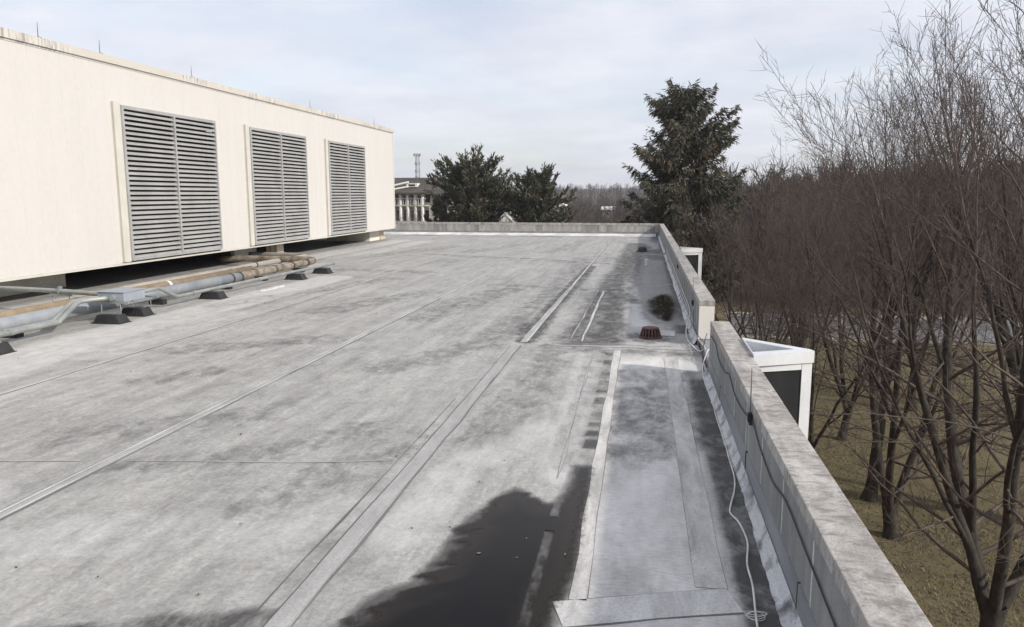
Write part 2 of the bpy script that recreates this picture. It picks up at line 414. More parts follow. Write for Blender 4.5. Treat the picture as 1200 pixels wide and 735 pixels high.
M['shingle'] = mottle('brown_shingles', (0.050, 0.043, 0.038), (0.080, 0.070, 0.062), 0.6, rough=0.95, fine=8, fine_amt=0.2)
M['siding'] = mottle('cream_siding', (0.42, 0.40, 0.33), (0.50, 0.48, 0.40), 0.5, rough=0.7, fine=6, fine_amt=0.06)
M['col'] = mottle('white_column_paint', (0.66, 0.65, 0.60), (0.74, 0.73, 0.69), 0.5, rough=0.6, fine=6, fine_amt=0.04)
M['glass'] = mottle('dark_window_glass', (0.012, 0.013, 0.016), (0.03, 0.032, 0.036), 0.6, rough=0.08, fine=3, fine_amt=0.1, bump=0)
M['brickwall'] = mottle('red_brick', (0.20, 0.10, 0.065), (0.28, 0.15, 0.10), 0.8, rough=0.9, fine=10, fine_amt=0.2)
M['mast'] = mottle('grey_mast_steel', (0.20, 0.21, 0.24), (0.28, 0.29, 0.32), 0.2, rough=0.6, bump=0)

# ------------------------------------------------------------------ terrain
def sstep(a, b, x):
    t = np.clip((x - a) / (b - a), 0, 1); return t * t * (3 - 2 * t)
def terrain_h(x, y):
    x = np.asarray(x, float); y = np.asarray(y, float)
    d = np.hypot(x, y); ang = np.degrees(np.arctan2(x, np.maximum(y, 1e-3)))   # right of the roof axis is positive
    right = sstep(4, 14, ang)
    hr = 5.0 * sstep(80, 240, d) + 26 * sstep(260, 1500, d)
    hc = -2.0 * sstep(90, 200, d) + 8 * sstep(260, 620, d) + 17 * sstep(700, 1500, d)
    h = GZ + hc * (1 - right) + hr * right
    h = h + 1.2 * sstep(120, 400, d) * np.sin(x * 0.013 + 1.0) + 2.6 * sstep(300, 900, d) * np.sin(x * 0.0061 + y * 0.004)
    return h - 18 * sstep(1700, 3500, d)
rad = np.concatenate([np.linspace(0, 60, 25), np.geomspace(64, 4000, 60)])
th = np.linspace(-PI, PI, 181)[:-1]
R_, T_ = np.meshgrid(rad, th, indexing='ij')
gx, gy = R_ * np.sin(T_), R_ * np.cos(T_)
gz = np.where(gy > 0, terrain_h(gx, np.maximum(gy, 0.001)), GZ)
nr, ntt = gx.shape
idx = np.arange(nr * ntt).reshape(nr, ntt)
F = np.stack([idx[:-1, :], idx[1:, :], np.roll(idx, -1, 1)[1:, :], np.roll(idx, -1, 1)[:-1, :]], -1).reshape(-1, 4)
wood = sstep(66, 74, gy) * sstep(0, 1, gy)
ground = np_mesh('ground', np.stack([gx, gy, gz], -1).reshape(-1, 3), F, M['lawn'], smooth=True, attrs={'wood': wood})
tag(ground, kind='structure')

# parking road beyond the lawn with its kerbs
def strip(name, x0, x1, y0, y1, dz, mat, nx=60, ny=6):
    X, Y = np.meshgrid(np.linspace(x0, x1, nx), np.linspace(y0, y1, ny), indexing='ij')
    Z = terrain_h(X, Y) + dz
    i = np.arange(nx * ny).reshape(nx, ny)
    F = np.stack([i[:-1, :-1], i[1:, :-1], i[1:, 1:], i[:-1, 1:]], -1).reshape(-1, 4)
    return np_mesh(name, np.stack([X, Y, Z], -1).reshape(-1, 3), F, mat)
road = strip('road', 7, 150, 55.5, 66.5, 0.03, M['asphalt']); tag(road, kind='structure')
kb = MB()
for y0, y1 in ((55.25, 55.5), (66.5, 66.75)): kb.box(7, 150, y0, y1, GZ - 0.1, GZ + 0.13)
tag(kb.build('kerb', M['kerb']), kind='structure')

# ------------------------------------------------------------------ building under the roof
RX0, RX1, RY0, RY1 = -34.0, 0.955, -6.0, 47.6
bm = MB(); bm.box(RX0, 1.16, RY0, RY1 + 0.2, GZ - 0.3, -0.03)
tag(bm.build('building_wall', M['brickwall']), kind='structure')

# roof deck: one sheet with stain and painted light and shade fields in metres
def seg_dist(X, Y, pts):
    D = np.full(X.shape, 1e9)
    for (ax, ay), (bx, by) in zip(pts[:-1], pts[1:]):
        vx, vy = bx - ax, by - ay; L = vx * vx + vy * vy + 1e-9
        t = np.clip(((X - ax) * vx + (Y - ay) * vy) / L, 0, 1)
        D = np.minimum(D, np.hypot(X - ax - t * vx, Y - ay - t * vy))
    return D
def in_poly(X, Y, poly):
    c = np.zeros(X.shape, bool); n = len(poly)
    for i in range(n):
        (ax, ay), (bx, by) = poly[i], poly[(i + 1) % n]
        if ay == by: continue
        k = ((ay > Y) != (by > Y)) & (X < (bx - ax) * (Y - ay) / (by - ay) + ax)
        c ^= k
    return c
def sdf(X, Y, poly):
    d = seg_dist(X, Y, list(poly) + [poly[0]])
    return np.where(in_poly(X, Y, poly), d, -d)           # positive inside

PUD = [(-2.05, 2.2), (-1.9, 3.2), (-1.68, 3.9), (-1.62, 4.25), (-1.42, 4.5), (-1.33, 4.9), (-1.28, 5.5), (-1.15, 5.95), (-1.02, 6.2), (-0.88, 6.05),
       (-0.74, 5.92), (-0.63, 5.95), (-0.57, 6.35), (-0.56, 6.86), (-0.385, 6.86), (-0.375, 6.0), (-0.37, 5.2), (-0.385, 4.7), (-0.45, 4.33), (-0.50, 3.9), (-0.50, 2.2)]
POOL = [(0.34, 15.7), (0.20, 16.4), (0.15, 17.3), (0.17, 18.3), (0.28, 19.1), (0.45, 19.6), (0.62, 19.7), (0.78, 19.2), (0.84, 18.0), (0.83, 16.8), (0.72, 15.8), (0.52, 15.4)]

xs = np.concatenate([np.linspace(RX0, -14, 41)[:-1], np.linspace(-14, -2.2, 119)[:-1], np.linspace(-2.2, RX1, 80)])
ys = np.concatenate([np.linspace(RY0, 2, 17)[:-1], np.linspace(2, 20, 301)[:-1], np.linspace(20, RY1, 185)])
X, Y = np.meshgrid(xs, ys, indexing='ij')
def band(d, w, soft): return 1 - sstep(w, w + soft, d)
dirt_shade = np.zeros(X.shape); pale = np.zeros(X.shape)
def D_(v, amt): 
    global dirt_shade; dirt_shade = np.maximum(dirt_shade, v * amt)
def P_(v, amt):
    global pale; pale = np.maximum(pale, v * amt)
# dark strip at the foot of the parapet
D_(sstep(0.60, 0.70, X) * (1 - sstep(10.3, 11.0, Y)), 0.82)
D_(sstep(0.45, 0.75, X) * sstep(13.9, 14.2, Y) * (1 - sstep(14.9, 15.2, Y)), 0.9)  # shade of the middle wall's end, painted as a dark patch
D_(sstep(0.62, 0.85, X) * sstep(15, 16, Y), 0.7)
# dirty run left of the pale lap, blotches in a row
for yy, hh, a in ((7.5, .12, .95), (7.9, .07, .9), (8.2, .06, .8), (9.2, .12, .75), (9.65, .07, .7), (10.1, .10, .7), (10.7, .1, .65), (11.4, .16, .7), (12.0, .1, .6), (8.6, .05, .6)):
    D_(band(np.abs(X + 0.475), 0.06, 0.06) * band(np.abs(Y - yy), hh, 0.07), a)
D_(band(seg_dist(X, Y, [(-0.48, 7), (-0.5, 12.4)]), 0.06, 0.10), 0.42)
D_(band(seg_dist(X, Y, [(-1.95, 12.9), (-1.98, 16.5), (-1.86, 22), (-1.78, 27)]), 0.10, 0.25), 0.75)
D_(band(seg_dist(X, Y, [(-2.0, 13.6), (-2.05, 14.6)]), 0.18, 0.25), 0.75)
D_(band(seg_dist(X, Y, [(-1.12, 12.9), (-1.10, 17), (-1.05, 20.5)]), 0.05, 0.14), 0.72)
D_(band(seg_dist(X, Y, [(-0.92, 13.2), (-0.90, 17.2), (-0.9, 20)]), 0.03, 0.10), 0.62)
D_(band(seg_dist(X, Y, [(-0.55, 13.2), (-0.62, 17), (-0.72, 22), (-0.5, 28), (-0.2, 33), (0.1, 38)]), 0.12, 0.45), 0.78)
D_(band(seg_dist(X, Y, [(-0.72, 21), (-0.42, 19.5), (-0.2, 18)]), 0.08, 0.3), 0.75)
D_(band(seg_dist(X, Y, [(-4.0, 21.0), (-1.4, 20.4)]), 0.08, 0.5), 0.45)
D_(band(seg_dist(X, Y, [(-9.0, 31.5), (-4.0, 29.8), (-1.3, 28.2)]), 0.04, 0.35), 0.55)
D_(band(np.hypot((X - 0.62) / 0.75, (Y - 33.0) / 3.6), 0.75, 0.25), 0.62)
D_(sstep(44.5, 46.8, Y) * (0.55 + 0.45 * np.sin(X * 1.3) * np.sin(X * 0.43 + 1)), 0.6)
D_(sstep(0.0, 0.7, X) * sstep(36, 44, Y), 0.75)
D_(band(np.hypot((X - 0.13) / 0.35, (Y - 13.6) / 0.55), 0.8, 0.6), 0.62)
D_(band(seg_dist(X, Y, [(-0.9, 13.0), (-0.75, 17), (-0.65, 22), (-0.45, 29), (-0.3, 40)]), 0.30, 0.55), 0.68)
D_(band(seg_dist(X, Y, [(-1.5, 12.5), (-0.6, 12.2), (0.8, 12.2)]), 0.10, 0.3), 0.5)
D_(band(seg_dist(X, Y, [(-0.62, 6.9), (-0.66, 12.3)]), 0.16, 0.12), 0.40)
D_(band(seg_dist(X, Y, [(-0.33, 8.2), (0.6, 9.0)]), 0.9, 0.9) * (X > -0.33), 0.52)
D_(band(seg_dist(X, Y, [(-0.2, 10.6), (0.5, 10.6)]), 0.3, 0.6) * (X > -0.33), 0.42)
D_(band(seg_dist(X, Y, [(-2.6, 13), (-2.3, 18), (-2.2, 30)]), 0.12, 0.5), 0.42)
D_(band(seg_dist(X, Y, [(-1.6, 7.5), (-1.4, 10), (-1.3, 12.3)]), 0.15, 0.4), 0.40)
# near the lower left edge: a dark wavy tide mark
D_(band(seg_dist(X, Y, [(-4.6, 2.9), (-3.75, 3.38), (-3.3, 3.48), (-2.75, 3.72), (-2.45, 3.82), (-2.2, 3.9)]), 0.10, 0.16), 0.72)
D_(band(seg_dist(X, Y, [(-2.5, 2.0), (-2.3, 3.3)]), 0.5, 0.3), 0.5)
# soft dark drifts on the open field
for p, w, a in (([(-5.9, 6.9), (-4.4, 7.9)], .10, .42), ([(-4.6, 6.2), (-3.4, 6.9), (-2.9, 7.6)], .05, .40), ([(-7.3, 11.2), (-5.5, 12.5)], .2, .4), ([(-6.6, 9.2), (-6.0, 9.9)], .08, .4),
                ([(-3.6, 10.5), (-2.6, 12.5)], .15, .42), ([(-9.5, 16), (-7.5, 22)], .2, .38), ([(-6.8, 15.5), (-5.5, 19)], .25, .4), ([(-4.4, 15), (-3.6, 20)], .3, .42), ([(-12, 27), (-9, 37)], .4, .36),
                ([(-7.5, 33), (-5, 42)], .3, .36), ([(-4, 33), (-3, 43)], .25, .36), ([(-10, 24.5), (-7, 24)], .2, .4), ([(-3.0, 5.4), (-2.3, 7.4)], .08, .36)):
    D_(band(seg_dist(X, Y, p), w, 0.6), a)
# pale chalky places; the streak in the parapet gap is painted sunlight
for p, w, a in (([(-9.2, 9.2), (-9.6, 12), (-9.4, 16), (-9.3, 22)], .5, .62), ([(-8.4, 10.5), (-8.6, 15)], .2, .5), ([(-13.4, 12), (-13.2, 30), (-13.2, 41)], .5, .6), ([(-11.6, 25), (-11.6, 40)], .5, .5), ([(-6.4, 5.0), (-5.6, 5.2)], .3, .55), ([(-1.75, 5.2), (-1.55, 6.8), (-1.0, 8.0)], .12, .55), ([(-0.68, 6.6), (-0.72, 9), (-0.75, 12)], .08, .6),
                ([(-0.1, 5.2), (0.1, 6.2)], .15, .42), ([(-0.05, 5.9), (0.2, 7.2)], .15, .5), ([(0.0, 11.3), (0.7, 11.4)], .2, .72), ([(-0.05, 12.9), (0.8, 12.9)], .12, .45), ([(-0.02, 14.9), (-0.22, 16), (-0.28, 18), (-0.38, 21), (-0.6, 25)], .07, .85), ([(-0.4, 14.0), (-0.1, 14.6)], .12, .5), ([(-0.55, 25), (-0.4, 29), (-0.12, 33)], .06, .5), ([(0.84, 6), (0.82, 6.8)], .04, .5), ([(-2.7, 5.0), (-2.2, 5.6)], .2, .45), ([(-4.5, 4.6), (-3.4, 5.0)], .25, .42)):
    P_(band(seg_dist(X, Y, p), w, 0.4), a)
damp = np.maximum(sstep(-0.16, 0.03, sdf(X, Y, PUD)) * 0.8, sstep(-0.16, 0.03, sdf(X, Y, POOL)) * 0.8)
damp *= (X < 0.9) * (1 - 0.75 * sstep(-0.42, -0.36, X) * (Y < 9))
lane = sstep(-0.34, -0.32, X) * (1 - sstep(0.60, 0.66, X)) * (1 - sstep(11.6, 12.5, Y))
shade_ = sstep(-0.30, -0.05, X + 0.10 * np.sin(Y * 0.5)) * sstep(14.4, 15.6, Y) * (1 - 0.6 * sstep(34, 38, Y))  # middle parapet's cast shadow, darkened into the deck colour
nx, ny = X.shape
i = np.arange(nx * ny).reshape(nx, ny)
F = np.stack([i[:-1, :-1], i[1:, :-1], i[1:, 1:], i[:-1, 1:]], -1).reshape(-1, 4)
Z = 0.006 * np.sin(X * 1.1) * np.sin(Y * 0.7)
Z = np.where((X > -2.6) & (Y < 22), 0.0, Z)
deck = np_mesh('roof_deck', np.stack([X, Y, Z * 0], -1).reshape(-1, 3), F, M['deck'], attrs={'dirt_shade': dirt_shade, 'pale': pale, 'damp': damp, 'lane': lane, 'parapet_shade': shade_})
tag(deck, kind='structure')

# lap seams: thin strips laid on the deck, with dirt along the edges
def seam(pts, w, mat='seam', edge=0.018, z=0.004, wob=0.006, side=1):
    b = MB(); r = random.Random(len(pts) * 31 + int(pts[0][1] * 100))
    L = [(Vector(p)) for p in pts]; path = []
    for a, c in zip(L[:-1], L[1:]):
        n = max(2, int((c - a).length / 0.6))
        for k in range(n): path.append(a.lerp(c, k / n))
    path.append(L[-1])
    rows = []
    for k, p in enumerate(path):
        t = (path[min(k + 1, len(path) - 1)] - path[max(k - 1, 0)]).normalized(); nrm = Vector((t.y, -t.x))
        j0, j1 = r.uniform(-wob, wob), r.uniform(-wob, wob)
        offs = (-w / 2 - edge * r.uniform(.3, 1.0) + j0, -w / 2 + j0, w / 2 + j1, w / 2 + edge * r.uniform(.5, 1.6) + j1)
        zz = (0.002, z, z, 0.002)
        rows.append([(p.x + nrm.x * o, p.y + nrm.y * o, q) for o, q in zip(offs, zz)])
    vs = [v for q in rows for v in q]
    for c in range(3):
        b.mi = 0 if c == 1 else 1
        b.add([], [])
        base = []
        for k in range(len(rows) - 1):
            base.append((k * 4 + c, k * 4 + c + 1, (k + 1) * 4 + c + 1, (k + 1) * 4 + c))
        if c == 0: b.v = list(vs)
        for f in base: b.f.append(f); b.m.append(b.mi)
    return b.build('lap_seam', [M[mat], M['seam_edge']], deck)
seam([(-2.06, 2), (-2.04, 8), (-2.06, 12.45)], 0.15)
seam([(-1.99, 2), (-1.97, 8), (-1.985, 12.4)], 0.010, 'seam', 0.010, 0.0065, 0.008)
seam([(-1.98, 12.75), (-1.9, 21)], 0.10, 'seam', 0.01); seam([(-1.93, 12.8), (-1.86, 21)], 0.028, 'seam_pale', 0.008, 0.0065); seam([(-2.02, 13.2), (-1.95, 20)], 0.02, 'seam_pale', 0.008, 0.0065)
seam([(-1.9, 21.1), (-1.8, 35.5), (-1.75, 46)], 0.05, 'seam_pale', 0.03)
seam([(-2.27, 3.4), (-2.24, 6), (-2.25, 9)], 0.006, 'seam_edge', 0.003, 0.004, 0.01)
seam([(-4.95, 2), (-4.93, 12), (-4.9, 18)], 0.15, 'seam', 0.012); seam([(-4.99, 2), (-4.97, 12), (-4.94, 18)], 0.022, 'seam_pale', 0.006, 0.0065); seam([(-4.90, 2), (-4.88, 12), (-4.85, 18)], 0.02, 'seam_pale', 0.016, 0.0065)
seam([(-4.9, 18.05), (-4.86, 32)], 0.10, 'seam', 0.015); seam([(-4.86, 18.05), (-4.82, 32)], 0.03, 'seam_pale', 0.012, 0.0065); seam([(-4.86, 32.05), (-4.8, 46)], 0.06)
seam([(-8.02, 5), (-7.98, 13), (-7.93, 30), (-7.9, 46)], 0.11, 'seam', 0.01); seam([(-7.97, 5), (-7.93, 13), (-7.88, 30)], 0.025, 'seam_pale', 0.018, 0.0065)
seam([(-11.1, 24.8), (-11.0, 46)], 0.06)
seam([(-0.345, 4.46), (-0.36, 8.2), (-0.36, 12.3)], 0.10, 'seam_lane', 0.005, 0.004, 0.012)
seam([(-0.70, 6.5), (-0.72, 9), (-0.74, 12.3)], 0.02, 'seam', 0.003, 0.004, 0.02)
seam([(-1.0, 13.0), (-0.98, 20)], 0.035, 'seam_pale', 0.03, 0.004, 0.015)
seam([(-1.2, 13.2), (-1.14, 20.2)], 0.025, 'seam', 0.03, 0.004, 0.015)
seam([(0.485, 4.75), (0.465, 11.9)], 0.20, 'seam_lane', 0.003)
seam([(-1.5, 12.58), (-0.4, 12.64), (0.2, 12.60), (0.86, 12.55)], 0.05, 'seam_pale', 0.03, 0.004, 0.02)
seam([(-1.4, 12.8), (-0.4, 12.84), (0.5, 12.80)], 0.02, 'seam_pale', 0.02, 0.004, 0.02)
seam([(-0.45, 4.28), (0.1, 4.47), (0.62, 4.62)], 0.28, 'seam_pale', 0.012)
seam([(-0.5, 21.2), (0.4, 21.4), (0.82, 22.0)], 0.04, 'seam_pale', 0.03)
seam([(-8.6, 5.66), (-5.2, 6.2)], 0.02, 'seam', 0.008, 0.004, 0.012); seam([(-4.8, 6.27), (-3.2, 6.5), (-2.35, 6.70)], 0.022, 'seam', 0.005, 0.004, 0.012)
seam([(-7.8, 30.6), (-4.9, 29.4)], 0.04, 'seam_edge', 0.02); seam([(-4.7, 29.3), (-2, 28.3)], 0.04, 'seam_edge', 0.02)
pm = MB(); pm.prism([(0.36, 13.78), (0.60, 13.74), (0.62, 14.28), (0.36, 14.32)], 0.003, 0.009)
pm.build('membrane_patch', M['seam_pale'], deck)

# standing water: outline from a distance field broken up by noise, real sheets
def vnoise(x, y, seed):
    r = np.random.RandomState(seed); T = r.rand(64, 64)
    xi, yi = np.floor(x).astype(int), np.floor(y).astype(int); fx, fy = x - xi, y - yi
    fx = fx * fx * (3 - 2 * fx); fy = fy * fy * (3 - 2 * fy)
    g = lambda a, b: T[a % 64, b % 64]
    return (g(xi, yi) * (1 - fx) + g(xi + 1, yi) * fx) * (1 - fy) + (g(xi, yi + 1) * (1 - fx) + g(xi + 1, yi + 1) * fx) * fy
def water(name, poly, step, stretch, label, holes=(), rag=None):
    px = [p[0] for p in poly]; py = [p[1] for p in poly]
    ax = np.arange(min(px) - .15, max(px) + .15, step); ay = np.arange(min(py) - .15, max(py) + .15, step * stretch)
    A, B = np.meshgrid(ax, ay, indexing='ij')
    f = sdf(A, B, poly)
    # fringe streaks run along the brushed surface of the sheet
    U = A * 0.86 + B * 0.5; Vv = -A * 0.5 + B * 0.86
    amp = 0.02 + 0.16 * (1 - sstep(-1.0, -0.62, A))
    if rag: amp = rag; U, Vv = A * 1.0, B * 0.10
    n = (vnoise(U * 4, Vv * 17, 3) - 0.5) * 1.0 + (vnoise(A * 6, B * 6, 5) - 0.5) * 0.6
    f = f + n * amp
    if rag: f = f * 0.45
    for hx0, hx1, hy0, hy1, keep in holes:      # the lap strip lies just under the surface
        q = np.minimum(np.minimum(A - hx0, hx1 - A), np.minimum(B - hy0, hy1 - B))
        top = keep + 0.09 * (vnoise(A * 30, B * 12, 11) - 0.5) - 0.9 * np.minimum(q, 0.02) + 0.018
        f = np.where(q > 0, np.minimum(f, top), f)
    cell = (f[:-1, :-1] > -.09) & (f[1:, 1:] > -.09) & (f[1:, :-1] > -.09) & (f[:-1, 1:] > -.09)
    na, nb = A.shape; i = np.arange(na * nb).reshape(na, nb)
    F = np.stack([i[:-1, :-1], i[1:, :-1], i[1:, 1:], i[:-1, 1:]], -1)[cell]
    used, inv = np.unique(F.ravel(), return_inverse=True)
    V = np.stack([A, B, np.full(A.shape, 0.0075)], -1).reshape(-1, 3)[used]; dep = f.ravel()[used]
    o = np_mesh(name, V, inv.reshape(-1, 4), M['water'], smooth=True, attrs={'depth': dep})
    return tag(o, label, 'puddle', kind='structure')
water('puddle', PUD, 0.010, 1.3, 'large dark puddle standing beside the pale lap seams',
      holes=((-0.675, -0.60, 2.0, 5.0, 0.030), (-0.675, -0.60, 5.0, 5.42, 0.002), (-0.68, -0.60, 5.68, 6.4, -0.015)))
water('puddle', POOL, 0.02, 3.0, 'small dark pool of water beyond the red drain dome', rag=0.16)

# ------------------------------------------------------------------ parapet walls
XI, XO, PT = 0.955, 1.20, 0.76
def parapet(y0, y1, label, jstep, j0, end_cap=False, near=True):
    root = empty('parapet_wall', (1.08, y0, 0), label, 'parapet wall', 'parapet walls around the roof')
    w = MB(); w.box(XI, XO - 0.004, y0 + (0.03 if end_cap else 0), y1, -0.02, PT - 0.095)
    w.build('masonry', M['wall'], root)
    j = MB(); y = j0
    while y < y1 - 0.2:
        if y > y0 + 0.1: j.box(XI - 0.003, XI + 0.01, y - 0.011, y + 0.011, 0.27, PT - 0.11)
        y += jstep
    if j.v: j.build('mortar_joint', M['joint'], root)
    c = MB(); y = y0; r = random.Random(int(y0 * 10))
    while y < y1 - 0.01:                     # coping stones butted with hair joints
        e = min(y + 2.9, y1)
        if y1 - e < 0.6: e = y1
        d = r.uniform(-0.002, 0.002)
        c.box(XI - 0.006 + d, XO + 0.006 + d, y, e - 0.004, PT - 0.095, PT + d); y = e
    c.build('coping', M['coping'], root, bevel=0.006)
    f = MB(); y = y0; k = 0
    while y < y1 - 0.01:                     # lower flashing sheets, lapped
        e = min(y + 2.35, y1)
        f.box(XI - 0.012 - 0.004 * (k % 2), XI + 0.002, y + 0.005, e - 0.005, 0.06, 0.255 + 0.01 * (k % 2)); y = e; k += 1
    f.build('flashing', M['flash'], root)
    f = MB(); y = y0 + 2.35
    while y < y1 - 0.3: f.box(XI - 0.0185, XI, y - 0.008, y + 0.008, 0.08, 0.268); y += 2.35
    if f.v: f.build('lap_joint', M['band'], root)
    ct = MB(); n = int((y1 - y0) / 0.08) + 2; r = random.Random(5)
    rows = []
    for k in range(n):
        yy = y0 + (y1 - y0) * k / (n - 1)
        e = 0.868 + 0.014 * math.sin(yy * 1.7) * math.sin(yy * 0.6 + 1) + r.uniform(-0.007, 0.006)
        rows.append([(e, yy, 0.004), (0.5 * e + 0.5 * (XI - 0.018), yy, 0.035), (XI - 0.017, yy, 0.105)])
    vs = [p for q in rows for p in q]; fs = []
    for k in range(n - 1):
        for c_ in range(2): fs.append((k * 3 + c_, k * 3 + c_ + 1, k * 3 + c_ + 4, k * 3 + c_ + 3))
    ct.add(vs, fs); ct.build('cant_strip', M['silver'], root)
    if end_cap:
        e = MB(); e.box(XI - 0.004, XO, y0, y0 + 0.028, 0.11, PT - 0.098)
        e.build('end_cap', M['cream_cap'], root, bevel=0.004)
        e = MB(); e.box(XI - 0.015, XO + 0.003, y0 - 0.012, y0 + 0.03, 0.0, 0.108); e.build('base_flashing', M['flash'], root)
    return root
parapet(-5.0, 10.85, 'nearest lichened concrete parapet wall running along the right of the roof', 0.92, 0.45)
parapet(13.0, 32.4, 'middle parapet wall with the cream end cap beyond the red drain dome', 0.92, 13.6, True)
parapet(33.0, 47.6, 'last short parapet wall before the far corner of the roof', 0.92, 33.5)
g = MB(); g.box(XI + 0.03, XO - 0.01, 10.86, 12.98, -0.02, 0.10); tag(g.build('gap_kerb', M['flash']), kind='structure')
g = MB(); g.box(XI + 0.03, XO - 0.01, 32.41, 32.99, -0.02, 0.10); tag(g.build('gap_kerb', M['flash']), kind='structure')
# far parapet across the end of the roof
fr = empty('parapet_wall', (-15, 47.7, 0), 'far concrete parapet crossing the end of the roof above a white flashing strip', 'parapet wall', 'parapet walls around the roof')
w = MB(); w.box(RX0, XI - 0.01, 47.6, 47.82, -0.02, PT - 0.13); w.build('masonry', M['wall'], fr)
w = MB(); x = RX0
while x < XI - 0.02:
    e = min(x + 3.05, XI - 0.01); w.box(x, e - 0.006, 47.58, 47.85, PT - 0.13, PT); x = e
w.build('coping', M['coping'], fr)
w = MB(); r = random.Random(3); x = RX0
while x < XI - 0.1:
    e = min(x + r.uniform(0.12, 0.5), XI - 0.012)
    if r.random() < 0.7: w.box(x, e, 47.592, 47.602, 0.24, PT - 0.135)
    x = e
w.build('face_panel', M['panel_far'], fr)
w = MB(); w.add([(RX0, 46.9, 0.004), (XI - 0.2, 46.9, 0.004), (XI - 0.2, 47.3, 0.04), (RX0, 47.3, 0.04), (RX0, 47.59, 0.13), (XI - 0.2, 47.59, 0.13)], [(0, 1, 2, 3), (3, 2, 5, 4)])
w.build('flashing', M['white_flash'], fr)

# lightning rods and cables on the parapet
def parapet_rod(y, zb, zt, lab, lean=0.0):
    root = empty('lightning_rod', (XI - 0.02, y, zb), lab, 'lightning rod', 'lightning rods on the parapet')
    a = MB(); a.tube([(XI - 0.022, y, zb), (XI - 0.022, y + lean * .3, zb + .2), (XI - 0.022, y + lean, zt)], [0.007, 0.006, 0.003], 8); a.build('rod', M['rod'], root)
    a = MB(); a.box(XI - 0.045, XI - 0.006, y - 0.022, y + 0.022, zb - 0.02, zb + 0.055)
    a.box(XI - 0.032, XI - 0.008, y - 0.035, y + 0.035, zb - 0.05, zb - 0.022); a.build('bracket', M['cable_b'], root, bevel=0.004)
parapet_rod(6.55, 0.62, 1.06, 'thin lightning rod clipped to the nearest parapet wall by the white bay', 0.03)
parapet_rod(14.4, 0.52, 1.02, 'thin lightning rod near the cream end of the middle parapet wall')
parapet_rod(21.0, 0.58, 1.02, 'thin lightning rod midway along the middle parapet wall')

def smooth_path(pts, n=8):
    P = [Vector(p) for p in pts]; out = []
    for k in range(len(P) - 1):
        p0, p1, p2, p3 = P[max(k - 1, 0)], P[k], P[k + 1], P[min(k + 2, len(P) - 1)]
        for s in range(n):
            t = s / n
            out.append(0.5 * ((2 * p1) + (p2 - p0) * t + (2 * p0 - 5 * p1 + 4 * p2 - p3) * t * t + (3 * p1 - p0 - 3 * p2 + p3) * t ** 3))
    out.append(P[-1]); return out
def cable(name, pts, r, mat, label, n=8, sides=6):
    b = MB(); b.tube(smooth_path(pts, n), r, sides)
    return tag(b.build(name, M[mat], smooth=True), label, 'cable')
cable('conductor_cable', [(XI - .012, -3, .50), (XI - .012, 1.5, .46), (XI - .012, 3.2, .47), (XI - .012, 4.2, .52), (XI - .012, 4.9, .56), (XI - .012, 5.4, .50), (XI - .012, 6.0, .54), (XI - .012, 6.5, .62), (XI - .012, 7.0, .55), (XI - .012, 7.7, .52),
      (XI - .012, 8.3, .60), (XI - .012, 8.7, .53), (XI - .012, 9.4, .52), (XI - .012, 9.9, .62), (XI - .012, 10.6, .60)], 0.006, 'cable_b', 'black cable drooping along the face of the nearest parapet wall')
white_pts = [(0.66, 3.0), (0.69, 3.8), (0.715, 4.34), (0.75, 4.79), (0.755, 5.1), (0.80, 5.45), (0.78, 5.78), (0.735, 5.95), (0.755, 6.12), (0.82, 6.45), (0.855, 6.79), (0.86, 7.3), (0.87, 7.76), (0.865, 8.6), (0.88, 9.42), (0.865, 10.2), (0.87, 10.7), (0.91, 11.3), (1.0, 11.75), (1.05, 12.0)]
cable('cable', [(x, y, 0.016 + (0.12 if y > 11.7 else 0.02 if y > 11.2 else 0)) for x, y in white_pts], 0.0075, 'cable_w', 'white cable snaking over the dark strip at the foot of the nearest parapet')
cable('cable', [(1.0, 12.1, .12), (0.93, 12.35, .03), (0.86, 12.7, .03), (0.80, 13.3, .03), (0.82, 14.2, .06), (0.92, 14.9, .22), (XI - .02, 15.6, .30), (XI - .02, 19, .30), (XI - .02, 24, .32), (XI - .02, 31.5, .32)], 0.011, 'cable_w', 'pale cable running up onto the middle parapet wall')
cable('cable', [(1.0, 12.2, .13), (0.96, 12.7, .12), (0.93, 13.4, .14), (XI - .018, 14.2, .19), (XI - .02, 18, .19), (XI - .02, 25, .2), (XI - .02, 32, .2)], 0.007, 'cable_w', 'lower pale cable along the foot of the middle parapet wall')
cable('cable', [(0.97, 14.4, .46), (0.935, 14.2, .30), (0.92, 13.6, .19), (0.95, 12.9, .17), (1.02, 12.4, .15)], 0.006, 'cable_b', 'black cable hanging from the rod near the cream end cap')
cable('cable', [(1.03, 12.25, .34), (0.97, 12.0, .22), (0.925, 11.6, .10), (0.91, 11.2, .02), (0.90, 10.8, .02)], 0.006, 'cable_b', 'short black cable crossing the gap between the parapet walls')
a = MB()
for k in range(4):
    rx, ry = 0.050 + .006 * k, 0.030 + .004 * k
    a.tube([(0.722 + rx * math.cos(t * PI / 8), 4.42 + .012 * k + ry * math.sin(t * PI / 8), 0.010 + .012 * (1 + math.sin(t * PI / 8 + k))) for t in range(17)], 0.0018, 5)
tag(a.build('cable_tie', M['cable_w']), 'small bundle of pale wire ties round the white cable', 'wire tie')

